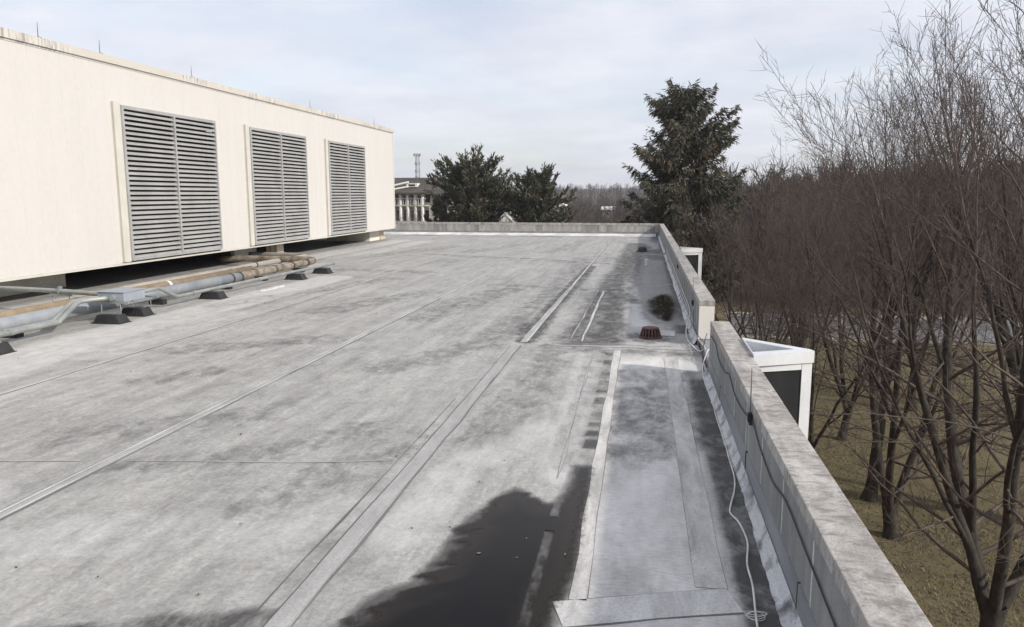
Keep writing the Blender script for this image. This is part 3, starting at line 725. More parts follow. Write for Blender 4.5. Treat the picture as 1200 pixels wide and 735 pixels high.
# red dome strainer of the roof drain
dr = empty('roof_drain', (0.17, 13.6, 0), 'red brown cast iron drain dome with vertical ribs on the roof', 'roof drain')
a = MB(); a.lathe([(0.205, 0.0), (0.21, 0.014), (0.20, 0.024), (0.165, 0.026), (0.165, 0.0)], (0.17, 13.6, 0.004), 24); a.build('base_ring', M['redcast'], dr)
a = MB()
for k in range(18):
    t = 2 * PI * k / 18; ca, sa = math.cos(t), math.sin(t); px_, py_ = -sa * .013, ca * .013
    rings = []
    for r0, z in ((0.185, 0.024), (0.170, 0.09), (0.150, 0.150), (0.130, 0.168)):
        rings.append([(0.17 + ca * r0 + px_, 13.6 + sa * r0 + py_, z), (0.17 + ca * r0 - px_, 13.6 + sa * r0 - py_, z), (0.17 + ca * (r0 - .02) - px_, 13.6 + sa * (r0 - .02) - py_, z), (0.17 + ca * (r0 - .02) + px_, 13.6 + sa * (r0 - .02) + py_, z)])
    a.loft(rings)
a.build('rib', M['redcast'], dr)
a = MB(); a.lathe([(0.150, 0.158), (0.148, 0.174), (0.12, 0.184), (0.04, 0.188), (0.001, 0.188)], (0.17, 13.6, 0), 24); a.build('dome_top', M['redcast'], dr, smooth=False)
a = MB(); a.lathe([(0.155, 0.012), (0.12, 0.13), (0.001, 0.135)], (0.17, 13.6, 0), 16); a.build('sump', M['dark'], dr)
# far dark drain and a small white vent
dr2 = empty('roof_drain', (-0.02, 34.6, 0), 'far black drain dome near the end of the roof', 'roof drain')
a = MB(); a.lathe([(0.27, 0), (0.28, 0.02), (0.20, 0.03)], (-0.02, 34.6, 0.004), 18); a.build('base_ring', M['rubber'], dr2)
a = MB(); a.lathe([(0.20, 0.03), (0.18, 0.15), (0.12, 0.21), (0.001, 0.22)], (-0.02, 34.6, 0), 12); a.build('dome_top', M['rubber'], dr2)
vt = empty('vent_pipe', (0.13, 27.4, 0), 'small pale vent pipe standing up from the roof beyond the dark pool', 'vent pipe')
a = MB(); a.lathe([(0.13, 0), (0.12, 0.010), (0.055, 0.016)], (0.13, 27.4, 0.004), 16); a.build('flange', M['flash'], vt)
a = MB(); a.lathe([(0.052, 0.0), (0.050, 0.25), (0.040, 0.252), (0.040, 0.12)], (0.13, 27.4, 0.01), 14); a.build('pipe_stub', M['white_flash'], vt)

# litter: leaf scraps and pebbles
lt = MB(); r = random.Random(12)
for k in range(190):
    if k < 70: x, y = r.uniform(0.2, 0.85), r.uniform(15.3, 20)
    elif k < 76: x, y = r.uniform(-1.6, -0.4), r.uniform(3.6, 6.4)
    else: x, y = r.uniform(-10, 0.5), r.uniform(4, 24)
    s = r.uniform(0.005, 0.014); t = r.uniform(0, PI); z = 0.011
    q = [(x + s * math.cos(t + a_) * m, y + s * math.sin(t + a_) * m, z + r.uniform(0, .006)) for a_, m in ((0, 1.6), (1.6, .7), (3.1, 1.4), (4.6, .6))]
    lt.add(q + [(x, y, 0.003)], [(0, 1, 2, 3), (0, 4, 1), (1, 4, 2), (2, 4, 3), (3, 4, 0)])
lt = lt.build('litter', mottle('litter_scraps', (0.03, 0.025, 0.02), (0.30, 0.27, 0.22), 0.8, bump=0, lo=.45, hi=.6)); tag(lt, 'scraps of leaf and grit scattered on the roof', 'litter', kind='stuff')

# ------------------------------------------------------------------ rooftop unit with louvers
UX, UY0, UY1, UZ0, UZ1 = -13.88, 6.0, 42.0, 0.66, 5.98
ur = empty('rooftop_unit', (UX - 4.5, 24, 0), 'long cream metal rooftop unit with three grey louvers', 'rooftop unit')
LV = [(19.02, 23.60), (25.88, 30.46), (32.82, 37.28)]; LZ0, LZ1 = 0.70, 4.86
def ribbed(b, y0, y1, z0, z1, pitch=0.5, g=0.008, d=0.008):
    """metal panel face in the plane x = UX with narrow grooves"""
    prof = []; y = math.ceil((y0 + 0.03) / pitch) * pitch
    prof.append((0, y0))
    while y < y1 - 0.03:
        prof += [(0, y - g), (-d, y - g * .4), (-d, y + g * .4), (0, y + g)]; y += pitch
    prof.append((0, y1))
    vs = [(UX + p, q, z) for p, q in prof for z in (z0, z1)]
    b.add(vs, [(2 * k, 2 * k + 2, 2 * k + 3, 2 * k + 1) for k in range(len(prof) - 1)])
b = MB(); y = UY0
for a0, a1 in LV:
    ribbed(b, y, a0, UZ0, UZ1 - 0.14); ribbed(b, a0, a1, LZ1, UZ1 - 0.14); y = a1
ribbed(b, y, UY1, UZ0, UZ1 - 0.14)
b.box(UX - 9.5, UX - 0.012, UY1 - 0.05, UY1, UZ0, UZ1 - 0.14)
b.box(UX - 9.5, UX - 0.012, UY0, UY0 + 0.05, UZ0, UZ1 - 0.14)
b.box(UX - 9.5, UX - 9.44, UY0 + 0.051, UY1 - 0.051, UZ0, UZ1 - 0.14)
b.build('wall_panel', M['panel'], ur)
b = MB(); b.box(UX - 9.55, UX + 0.05, UY0 - 0.04, UY1 + 0.04, UZ1 - 0.09, UZ1 + 0.10); b.box(UX - 0.02, UX + 0.012, UY0 - 0.02, UY1 + 0.02, UZ1 - 0.139, UZ1 - 0.091)
b.build('roof_edge', M['ucoping'], ur)
b = MB(); b.box(UX - 0.02, UX + 0.015, UY0, UY1, UZ0 - 0.06, UZ0 - 0.002); b.build('base_rail', M['trim'], ur)
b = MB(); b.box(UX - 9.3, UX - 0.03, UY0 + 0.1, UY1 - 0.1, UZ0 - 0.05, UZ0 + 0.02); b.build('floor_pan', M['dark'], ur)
b = MB(); b.box(UX + 0.001, UX + 0.03, UY1 - 0.09, UY1 + 0.02, UZ0, UZ1 - 0.142); b.build('corner_trim', M['panel'], ur)
b = MB(); b.box(-15.75, -15.6, UY0, 18.62, 0, UZ0 - 0.052); b.box(-23.2, -15.76, 18.47, 18.62, 0, UZ0 - 0.052); b.build('curb_panel', M['curb'], ur)
b = MB(); b.box(-17.0, -14.55, 39.7, 42.0, 0, UZ0 - 0.052); b.build('curb_panel', M['curb'], ur)
b = MB(); b.box(-15.6, -15.45, 27.3, 29.0, 0, UZ0 - 0.052); b.build('curb_panel', M['curb'], ur)
b = MB(); b.box(-23.2, -23.1, UY0, UY1, 0, UZ0 - 0.052); b.build('curb_panel', M['curb'], ur)
for yy in (29.2, 41.6):
    b = MB(); b.box(-15.0, -14.5, yy - .28, yy + .28, 0.16, UZ0 - 0.052); b.box(-15.07, -14.43, yy - .34, yy + .34, 0, 0.158); b.build('support_post', M['rust_curb'], ur, bevel=0.02)
for n_, (a0, a1) in enumerate(LV):
    fx = UX + 0.10
    fr_ = MB()          # proud frame: jambs, head, sill
    fr_.box(UX - 0.02, fx, a0 - 0.02, a0 + 0.07, LZ0, LZ1); fr_.box(UX - 0.02, fx, a1 - 0.04, a1 + 0.02, LZ0, LZ1)
    fr_.box(UX - 0.02, fx, a0 + 0.0705, a1 - 0.0405, LZ1 - 0.09, LZ1); fr_.box(UX - 0.02, fx, a0 + 0.0705, a1 - 0.0405, LZ0, LZ0 + 0.05)
    lo = fr_.build('louver', M['louver'], ur)
    t = MB(); t.box(UX - 0.01, UX + 0.06, a0 - 0.32, a0 - 0.022, LZ0 - 0.02, LZ1 + 0.06); t.box(UX + 0.061, UX + 0.09, a0 - 0.33, a0 - 0.29, LZ0, LZ1 + 0.07); t.build('jamb_trim', M['trim'], lo)
    mid = (a0 + a1) / 2 + 0.04
    t = MB(); t.box(UX - 0.01, fx + 0.012, mid - 0.035, mid + 0.035, LZ0 + 0.051, LZ1 - 0.091); t.build('mullion', M['louver'], lo)
    t = MB(); nb = 30; p = (LZ1 - 0.09 - LZ0 - 0.05) / nb
    for half in ((a0 + 0.07, mid - 0.036), (mid + 0.036, a1 - 0.041)):
        for k in range(nb):
            z = LZ0 + 0.05 + p * k
            # drainable blade: sloping face with a lip, open gap above it
            ring = [(fx - 0.012, z + 0.012), (fx - 0.004, z + 0.018), (fx - 0.075, z + p * 0.86), (fx - 0.095, z + p * 0.90), (fx - 0.10, z + p * 0.83), (fx - 0.03, z + 0.012)]
            ring = [(fx - 0.006, z + 0.0), (fx, z + 0.004), (fx, z + 0.022), (fx - 0.062, z + p * 0.60), (fx - 0.085, z + p * 0.63), (fx - 0.085, z + p * 0.55), (fx - 0.03, z + 0.014)]
            t.loft([[(x, half[0], zz) for x, zz in ring], [(x, half[1], zz) for x, zz in ring]])
    t.build('blade', M['louver'], lo)
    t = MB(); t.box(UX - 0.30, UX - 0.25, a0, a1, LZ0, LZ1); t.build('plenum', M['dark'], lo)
for k, (yy, lab) in enumerate(((16.45, 'lightning rod on the unit roof edge, nearest the left frame side'), (18.52, 'lightning rod on the unit roof edge left of the near louver'), (22.64, 'lightning rod on the unit roof edge above the near louver'),
                            (31.3, 'lightning rod on the unit roof edge just past the middle louver'), (39.15, 'lightning rod on the unit roof edge beyond the far louver'))):
    rt = empty('lightning_rod', (UX - 0.05, yy, UZ1 + 0.1), lab, 'lightning rod', 'lightning rods along the unit roof edge')
    a = MB(); a.tube([(UX - .05, yy, UZ1 + .1), (UX - .05, yy, UZ1 + .30), (UX - .05, yy + .01, UZ1 + .46)], [0.011, 0.009, 0.005], 6); a.build('rod', M['rod'], rt)
    a = MB(); a.box(UX - .10, UX, yy - .05, yy + .05, UZ1 + .1005, UZ1 + .125); a.build('base_plate', M['rod'], rt)

# ------------------------------------------------------------------ pipes, conduits and their supports
def ring_band(b, c, axis_y, r, w):
    b.tube([(c[0], c[1] - w / 2, c[2]), (c[0], c[1] + w / 2, c[2])], r, 16)
pr = empty('insulated_pipe', (-11.0, 14, 0), 'grey jacketed pipe nearest the black support blocks', 'pipe')
a = MB(); a.tube([(-10.98, y, 0.25) for y in (3, 8, 12, 16, 19.6)], 0.13, 20); a.build('pipe_jacket', M['jacket'], pr, smooth=True)
for yy in (9.5, 12.4, 13.9, 15.4, 16.9, 18.4):
    a = MB(); ring_band(a, (-10.98, yy, .25), 1, 0.134, 0.035); a.build('jacket_seam', M['boxm'], pr)
for yy in (19.1, 19.55):
    a = MB(); ring_band(a, (-10.98, yy, .25), 1, 0.146, 0.05); a.build('clamp_band', M['band'], pr)
for yy in (6.5, 11.7, 15.9, 18.8):
    a = MB(); a.box(-11.16, -10.8, yy - .08, yy + .08, 0.004, .115); a.build('saddle', M['rubber'], pr)
pr2 = empty('rusty_pipe', (-11.1, 22, 0), 'rusty brown wrapped pipe with dark bands, elbowing toward the unit', 'pipe')
a = MB(); a.tube(smooth_path([(-11.0, 19.62, .26), (-11.02, 21.5, .26), (-11.05, 24.0, .26), (-11.12, 24.7, .26), (-11.35, 25.05, .26), (-11.8, 25.15, .26), (-14.8, 25.2, .26)], 6), 0.112, 16); a.build('pipe_wrap', M['rust'], pr2, smooth=True)
for yy in (20.5, 21.7, 22.9, 24.0):
    a = MB(); ring_band(a, (-11.03, yy, .26), 1, 0.125, 0.07); a.build('clamp_band', M['band'], pr2)
for yy in (20.9, 23.4):
    a = MB(); a.box(-11.2, -10.85, yy - .08, yy + .08, 0.004, .13); a.build('saddle', M['rubber'], pr2)
pr3 = empty('tan_pipe', (-11.9, 14, 0), 'tan weathered pipe lying behind the grey jacketed pipe', 'pipe')
a = MB(); a.tube([(-11.62, y, 0.26) for y in (3, 9, 15, 21.4)], 0.12, 16); a.build('pipe_wrap', M['tan'], pr3, smooth=True)
a = MB(); a.tube([(-11.62, 17.2, .26), (-11.62, 17.3, .26)], 0.124, 16); a.build('clamp_band', M['white'], pr3)
for yy in (20.3, 21.0):
    a = MB(); ring_band(a, (-11.62, yy, .26), 1, 0.130, 0.08); a.build('clamp_band', M['rust'], pr3)
for yy in (6.5, 12.0, 16.5, 20.6):
    a = MB(); a.box(-11.8, -11.44, yy - .08, yy + .08, 0.004, .13); a.build('saddle', M['rubber'], pr3)
pr4 = empty('pale_pipe', (-12.9, 20, 0), 'pale pipe half hidden in the shade under the unit edge', 'pipe')
a = MB(); a.tube(smooth_path([(-12.75, 17.0, .16), (-12.75, 20, .16), (-12.6, 24.5, .2), (-12.4, 26.5, .22), (-12.6, 27.2, .22), (-13.4, 27.5, .22), (-15, 27.6, .22)], 6), 0.09, 14); a.build('pipe_wrap', M['palepipe'], pr4, smooth=True)
for yy in (23.6, 25.2):
    a = MB(); ring_band(a, (-12.65 + (yy - 23.6) * .05, yy, .195), 1, 0.102, 0.09); a.build('clamp_band', M['band'], pr4)
for yy in (18.5, 22.0):
    a = MB(); a.box(-12.9, -12.55, yy - .06, yy + .06, 0.004, .075); a.build('saddle', M['rubber'], pr4)

def block(loc, label, h=0.17, lx=0.28, ly=0.15):
    o = empty('support_block', loc, label, 'support block', 'black rubber pipe support blocks')
    x, y = loc[0], loc[1]; b = MB(); rings = []
    for z, s in ((0.0, 1.12), (0.012, 1.12), (0.014, 1.0), (h, 0.74)):
        rings.append([(x - lx * s, y - ly * s - .02, z), (x + lx * s, y - ly * s - .02, z), (x + lx * s, y + ly * s + .02, z), (x - lx * s, y + ly * s + .02, z)])
    b.loft(rings)
    n = 9
    for k in range(n):        # moulded ribs on the long faces
        xx = x + lx * (-0.82 + 1.64 * k / (n - 1))
        for sy in (-1, 1):
            b.loft([[(xx - .008, y + sy * (ly + .022), .016), (xx + .008, y + sy * (ly + .022), .016), (xx + .008, y + sy * (ly + .032), .016), (xx - .008, y + sy * (ly + .032), .016)],
                    [(x + (xx - x) * .78 - .008, y + sy * (ly * .77 + .018), h - .01), (x + (xx - x) * .78 + .008, y + sy * (ly * .77 + .018), h - .01), (x + (xx - x) * .78 + .008, y + sy * (ly * .77 + .03), h - .01), (x + (xx - x) * .78 - .008, y + sy * (ly * .77 + .03), h - .01)]])
    b.build('rubber_base', M['rubber'], o)
    s = MB(); s.box(x - lx * .72, x + lx * .72, y - .02, y + .02, h + .0005, h + .028); s.build('strut', M['galv'], o)
    return o
block((-10.22, 10.45, 0.004), 'black support block cut by the left frame side')
block((-10.30, 13.42, 0.004), 'black support block under the front of the grey junction box')
block((-10.42, 14.36, 0.004), 'black support block under the back of the grey junction box')
block((-10.28, 17.05, 0.004), 'single black support block right of the junction box')
block((-10.18, 21.4, 0.004), 'black support block second from the far end of the conduit')
block((-10.12, 23.2, 0.004), 'black support block at the far end of the conduit')

jb = empty('junction_box', (-10.25, 13.7, 0.2), 'grey metal junction box raised on thin threaded rods', 'junction box')
a = MB(); a.box(-10.55, -9.98, 13.40, 14.05, 0.425, 0.60); a.build('box_body', M['boxm'], jb, bevel=0.006)
a = MB(); a.box(-10.57, -9.96, 13.38, 14.07, 0.601, 0.618); a.build('lid', M['boxm'], jb, bevel=0.004)
a = MB()
for yy in (13.42, 14.36): a.box(-10.62, -9.90, yy - .02, yy + .02, 0.385, 0.424)
a.box(-10.5, -10.46, 13.44, 14.34, 0.36, 0.3845); a.box(-10.06, -10.02, 13.44, 14.34, 0.36, 0.3845); a.build('strut', M['galv'], jb)
for xx in (-10.50, -10.08):
    for yy in (13.42, 14.36): a = MB(); a.tube([(xx, yy, 0.19), (xx, yy, 0.384)], 0.009, 6); a.build('threaded_rod', M['galv'], jb)
for xx in (-10.40, -10.20): a = MB(); a.tube([(xx, 13.33, .50), (xx, 13.398, .50)], 0.058, 12); a.build('hub', M['galv'], jb)

for k, (ox, lab) in enumerate(((0.0, 'left of the two green grey conduits climbing to the junction box'), (0.12, 'right of the two green grey conduits climbing to the junction box'))):
    o = empty('conduit', (-10.45 + ox, 10, 0), lab, 'conduit', 'conduits around the junction box')
    a = MB(); a.tube(smooth_path([(-10.50 + ox, 3, .22), (-10.50 + ox, 9, .22), (-10.50 + ox, 11.9, .22), (-10.50 + ox, 12.15, .235), (-10.62 + ox, 12.75, .46), (-10.60 + ox, 12.95, .495), (-10.46 + ox * 1.5, 13.32, .50)], 5), 0.046, 12); a.build('tube', M['galv'], o, smooth=True)
    a = MB(); a.tube([(-10.50 + ox, 11.0, .22), (-10.50 + ox, 11.12, .22)], 0.054, 12); a.build('coupling', M['galv'], o)
o = empty('conduit', (-13, 14, 0), 'grey conduit running from under the unit to the junction box', 'conduit', 'conduits around the junction box')
a = MB(); a.tube(smooth_path([(-17.5, 14.9, .47), (-14, 14.5, .49), (-12, 14.15, .50), (-10.56, 13.78, .50)], 4), 0.05, 12); a.build('tube', M['galv'], o, smooth=True)
a = MB(); a.box(-12.25, -11.75, 14.12, 14.17, .40, .445); a.box(-12.03, -11.99, 14.10, 14.2, .446, .60); a.tube([(-12.2, 14.145, .0), (-12.2, 14.145, .40)], .01, 6); a.tube([(-11.8, 14.145, .0), (-11.8, 14.145, .40)], .01, 6); a.build('strut_clamp', M['galv'], o)
o = empty('conduit', (-10.2, 19, 0), 'grey conduit laid over the black blocks beyond the junction box', 'conduit', 'conduits around the junction box')
a = MB(); a.tube(smooth_path([(-10.2, 14.06, .51), (-10.22, 14.7, .51), (-10.24, 14.95, .49), (-10.27, 15.5, .27), (-10.28, 15.75, .235), (-10.28, 17, .235), (-10.18, 21.4, .235), (-10.1, 24.1, .235)], 5), 0.042, 12); a.build('tube', M['galv'], o, smooth=True)
for yy in (16.2, 19.2):
    a = MB(); a.tube([(-10.28 + (yy - 16) * .018, yy, .235), (-10.28 + (yy - 16) * .018, yy + .12, .235)], 0.052, 12); a.build('coupling', M['galv'], o)
a = MB(); a.prism([(-9.75, 18.4), (-9.66, 18.45), (-9.62, 19.5), (-9.75, 19.45)], 0.004, 0.05); tag(a.build('paver_scrap', M['white_flash'], bevel=.004), 'pale scrap of board lying beside the far conduit', 'board scrap')

# ------------------------------------------------------------------ white bays on the facade outside the parapet
def bay(name, dy, label):
    root = empty('bay_window', (1.5, 8.8 + dy, GZ), label, 'bay window', 'white bay windows outside the parapet')
    T = (1.90, 8.76 + dy); A = (1.21, 8.44 + dy); B = (1.21, 9.48 + dy); zt, zb = 0.79, 0.66
    def beam(p, q, w, z0, z1, nm, par=root):
        p, q = Vector(p), Vector(q); d = (q - p).normalized(); n = Vector((-d.y, d.x))
        cen = (Vector(A) + Vector(B) + Vector(T)) / 3
        if (cen - p).dot(n) < 0: n = -n
        b = MB(); b.prism([tuple(p), tuple(q), tuple(q + n * w), tuple(p + n * w)], z0, z1); return b.build(nm, M['white'], par)
    # fascia ring
    b = MB()
    inn = lambda P, k: (P[0] + (1.40 - P[0]) * k, P[1] + (8.86 + dy - P[1]) * k)
    outer = [A, T, (T[0] - .02, T[1] + .10), B]
    c = (1.42, 8.88 + dy); inner = [(1.22, 8.60 + dy), (1.70, 8.835 + dy), (1.69, 8.85 + dy), (1.22, 9.30 + dy)]
    n = 4
    vs = [(x, y, z) for z in (zb, zt) for x, y in outer + inner]
    fs = []
    for k in range(n):
        j = (k + 1) % n
        fs += [(8 + k, 8 + j, 12 + j, 12 + k), (k, 4 + k, 4 + j, j), (k, j, 8 + j, 8 + k), (4 + k, 12 + k, 12 + j, 4 + j)]
    b.add(vs, fs); b.build('fascia', M['white'], root)
    b = MB(); b.prism([(1.22, 8.60 + dy), (1.70, 8.835 + dy), (1.69, 8.85 + dy), (1.22, 9.30 + dy)], zb - 0.08, zb - 0.03); b.build('bay_roof', M['glass'], root)
    b = MB(); b.prism([(T[0] - .13, T[1] - .035), (T[0] - .015, T[1] + .012), (T[0] - .03, T[1] + .09), (T[0] - .14, T[1] + .12)], GZ, zb - 0.001); b.build('corner_post', M['white'], root)
    b = MB(); b.prism([(A[0], A[1] + .03), (A[0] + .07, A[1] + .06), (A[0] + .06, A[1] + .12), (A[0], A[1] + .10)], GZ, zb - 0.001); b.build('jamb', M['white'], root)
    b = MB(); b.prism([(1.285, 8.535 + dy), (1.755, 8.735 + dy), (1.74, 8.765 + dy), (1.275, 8.565 + dy)], GZ, zb - 0.002); b.build('pane', M['glass'], root)
    b = MB(); b.prism([(1.76, 8.87 + dy), (1.22, 9.42 + dy), (1.21, 9.38 + dy), (1.74, 8.85 + dy)], GZ, zb - 0.002); b.build('pane', M['glass'], root)
    b = MB(); b.prism([(1.287, 8.515 + dy), (1.762, 8.715 + dy), (1.757, 8.733 + dy), (1.283, 8.533 + dy)], zb - 0.075, zb - 0.003); b.build('head_rail', M['white'], root)
    return root
bay('bay', 0.0, 'white framed angled bay window nearer the camera, projecting past the near parapet')
bay('bay', 16.6, 'white framed bay window farther along, projecting past the middle parapet')

# ------------------------------------------------------------------ bare trees
class Sticks:
    """tapered tubes gathered as numpy quads; every ring has the same number of sides per batch"""
    def __init__(s): s.V = []; s.F = []; s.n = 0
    def tube(s, pts, rad, sides):
        P = np.asarray(pts, float); n = len(P)
        T = np.empty_like(P); T[1:-1] = P[2:] - P[:-2]; T[0] = P[1] - P[0]; T[-1] = P[-1] - P[-2]
        T /= np.linalg.norm(T, axis=1)[:, None] + 1e-9
        ref = np.array([0.31, 0.87, 0.38]) if abs(T[0][2]) > 0.6 else np.array([0.1, 0.05, 1.0])
        U = np.cross(T, ref); U /= np.linalg.norm(U, axis=1)[:, None] + 1e-9
        W = np.cross(T, U)
        a = np.arange(sides) * 2 * PI / sides
        R = np.asarray(rad, float)[:, None, None]
        ring = P[:, None, :] + R * (U[:, None, :] * np.cos(a)[None, :, None] + W[:, None, :] * np.sin(a)[None, :, None])
        s.V.append(ring.reshape(-1, 3))
        i = np.arange(n * sides).reshape(n, sides); j = np.roll(i, -1, 1)
        s.F.append(np.stack([i[:-1], j[:-1], j[1:], i[1:]], -1).reshape(-1, 4) + s.n)
        s.n += n * sides
    def arrays(s): return np.concatenate(s.V), np.concatenate(s.F)

def unit(v): return v / (np.linalg.norm(v) + 1e-9)
def grow(r, p, d, L, n, up, wob):
    pts = [p]; st = L / n
    for k in range(n):
        d = unit(d + np.array([r.gauss(0, wob), r.gauss(0, wob), r.gauss(0, wob) + up]))
        p = p + d * st; pts.append(p)
    return pts
def side_dir(r, d, ang):
    a = unit(np.cross(d, np.array([r.gauss(0, 1), r.gauss(0, 1), r.gauss(0, 1)])))
    return unit(d * math.cos(ang) + a * math.sin(ang))
def bare_tree(seed, H=13.5, fork=2.2, leaders=4, r0=0.26, lean=0.32, dens=1.0, twigr=0.0042, droop=0.0, low=0.12):
    r = random.Random(seed); tk, cr_ = Sticks(), Sticks()
    base = np.zeros(3)
    tp = grow(r, base - np.array([0, 0, .15]), np.array([r.gauss(0, .06), r.gauss(0, .06), 1.0]), fork + .15, 6, 0.05, 0.05)
    tr = [r0 * (1.65 if k == 0 else 1.18 if k == 1 else 1.0 - 0.02 * k) for k in range(len(tp))]
    tk.tube(tp, tr, 10)
    top = tp[-1]
    az0 = r.uniform(0, 6.28)
    stems = []
    for q in range(leaders):
        az = az0 + q * 2 * PI / leaders + r.uniform(-.45, .45)
        tilt = r.uniform(0.35, 1.0) * lean * (1.0 if q else 0.45)
        d = np.array([math.sin(tilt) * math.cos(az), math.sin(tilt) * math.sin(az), math.cos(tilt)])
        L = (H - fork) * r.uniform(0.84, 1.02) / max(0.75, math.cos(tilt))
        start = tp[-3]
        stems.append((start, unit(d + np.array([math.cos(az), math.sin(az), 0]) * .12), L, r0 * r.uniform(0.46, 0.66), 0))
    while stems:
        start, d, L, rl, gen = stems.pop(0)
        nL = 14
        lp = grow(r, start, d, L, nL, 0.030, 0.055)
        lr = [max(0.010, rl * (1 - k / nL) ** 0.9) for k in range(nL + 1)]
        if gen == 0:
            tk.tube(lp[:12], lr[:12], 8); cr_.tube(lp[11:], lr[11:], 5)
            for t in (r.uniform(.16, .28), r.uniform(.32, .48), r.uniform(.5, .62)):     # forks of the leader
                k = int(t * nL); dl = unit(lp[k + 1] - lp[k])
                stems.append((lp[k], unit(side_dir(r, dl, r.uniform(.28, .5)) + np.array([0, 0, .12])), L * (1 - t) * r.uniform(.80, .98), lr[k] * r.uniform(.55, .7), 1))
        else:
            tk.tube(lp[:9], lr[:9], 6); cr_.tube(lp[8:], lr[8:], 5)
        nb = int((17 if gen == 0 else 13) * dens)
        for b in range(nb):
            t = (low if gen == 0 else .08) + (0.98 - low) * ((b + r.random()) / nb) ** 0.85
            t = min(t, .985)
            f = t * nL; k = min(int(f), nL - 1); p = lp[k] + (lp[k + 1] - lp[k]) * (f - k)
            dl = unit(lp[k + 1] - lp[k])
            hi = (p[2] / H)
            d2 = side_dir(r, dl, r.uniform(0.5, 0.95) if hi > .4 else r.uniform(.75, 1.2))
            if hi < 0.4: d2 = unit(d2 * np.array([1, 1, 0.55]))
            L2 = H * (0.30 * (1 - hi) ** 0.8 + 0.085) * r.uniform(0.6, 1.1)
            n2 = 7; upb = 0.10 if hi > 0.42 else 0.02 - droop
            bp = grow(r, p, d2, L2, n2, upb, 0.09)
            rb = max(0.008, min(lr[k] * 0.42, 0.034 * L2 / 3.2))
            br = [max(twigr * 1.15, rb * (1 - m / n2) ** 0.9) for m in range(n2 + 1)]
            cr_.tube(bp, br, 5 if rb > .02 else 4)
            n3 = max(4, int(L2 * 3.6 * dens))
            for c in range(n3):
                t3 = 0.18 + 0.80 * (c + r.random()) / n3
                f3 = t3 * n2; k3 = min(int(f3), n2 - 1); p3 = bp[k3] + (bp[k3 + 1] - bp[k3]) * (f3 - k3)
                d3 = side_dir(r, unit(bp[k3 + 1] - bp[k3]), r.uniform(0.4, 0.85))
                L3 = (0.30 + 0.30 * L2 * (1 - t3)) * r.uniform(0.6, 1.15)
                n4 = 4
                sp = grow(r, p3, d3, L3, n4, 0.07 - droop * .5, 0.13)
                r3 = max(twigr * 1.2, min(br[k3] * 0.6, 0.011))
                cr_.tube(sp, [max(twigr * .8, r3 * (1 - .75 * m / n4)) for m in range(n4 + 1)], 3)
                n5 = max(2, int(L3 * 4.4 * dens))
                for e in range(n5):
                    f4 = (0.2 + 0.8 * (e + r.random()) / n5) * n4; k4 = min(int(f4), n4 - 1); p4 = sp[k4] + (sp[k4 + 1] - sp[k4]) * (f4 - k4)
                    d4 = side_dir(r, unit(sp[k4 + 1] - sp[k4]), r.uniform(0.4, 0.8))
                    L4 = r.uniform(0.16, 0.46)
                    q1 = p4 + d4 * L4 * .55; q2 = q1 + unit(d4 + np.array([r.gauss(0, .18), r.gauss(0, .18), .16])) * L4 * .45
                    cr_.tube([p4, q1, q2], [twigr, twigr * .85, twigr * .5], 3)
    return tk.arrays(), cr_.arrays()

TREES = []
protos = []
specs = [dict(seed=11, H=15.0, fork=1.3, leaders=4, r0=0.25, lean=0.46, low=0.05, dens=0.95),
         dict(seed=23, H=14.0, fork=1.1, leaders=3, r0=0.23, lean=0.36, low=0.05, dens=0.95),
         dict(seed=37, H=13.6, fork=1.8, leaders=4, r0=0.19, lean=0.40, low=0.06, dens=0.95, droop=0.05),
         dict(seed=41, H=15.4, fork=3.0, leaders=2, r0=0.20, lean=0.24, dens=0.95),
         dict(seed=58, H=12.2, fork=1.2, leaders=4, r0=0.15, lean=0.58, droop=0.05, dens=0.95)]
for sp_ in specs:
    (tv, tf), (cv, cf) = bare_tree(**sp_)
    root = bpy.data.objects.new('bare_tree', None); COL.objects.link(root)
    np_mesh('trunk', tv, tf, M['bark'], root, smooth=True); np_mesh('crown', cv, cf, M['twig'], root, smooth=True)
    protos.append(root)
used = set()
def plant(k, x, y, rz, s, label, group='bare trees beside the building'):
    o = protos[k] if k not in used else copy_tree(protos[k]); used.add(k)
    o.location = (x, y, float(terrain_h(x, y))); o.rotation_euler = (0, 0, rz); o.scale = (s, s, s)
    tag(o, label, 'tree', group); return o
plant(0, 7.6, 16.9, 2.3, 1.0, 'nearest bare tree with thick low forks at the lower right of the lawn')
plant(1, 7.5, 23.0, 3.6, 0.96, 'bare tree with a split trunk on the lawn just past the near parapet end')
plant(3, 7.6, 25.9, 4.2, 0.92, 'tall bare tree right behind the split trunk on the lawn')
plant(2, 8.3, 32.4, 2.9, 0.88, 'bare tree whose trunk rises right of the near white bay')
plant(4, 6.4, 29.0, 3.3, 0.72, 'spreading bushy bare tree brushing close to the middle parapet')
plant(4, 6.4, 38.5, 5.2, 0.92, 'bushy bare tree beside the dark conifer, with reddish low twigs')
plant(3, 12.6, 37.6, 2.7, 0.98, 'slim bare tree farther out on the lawn in front of the parking road')
plant(0, 12.2, 24.6, 3.6, 1.08, 'tall bare tree near the right frame side with a crown leaving the top')
plant(2, 17.6, 38.0, 0.2, 1.0, 'bare tree near the parking road by the right frame side')
plant(1, 9.4, 46.5, 3.9, 0.95, 'bare tree beyond the others, in front of the road and right of the conifer')
plant(2, 8.6, 42.5, 4.0, 0.9, 'low crowned bare tree just right of the conifer')
plant(4, 4.9, 34.5, 0.4, 0.66, 'low bushy bare tree pressing against the middle parapet near the far bay')
plant(4, 5.4, 47.5, 1.7, 0.8, 'low bushy bare tree at the foot of the conifer')

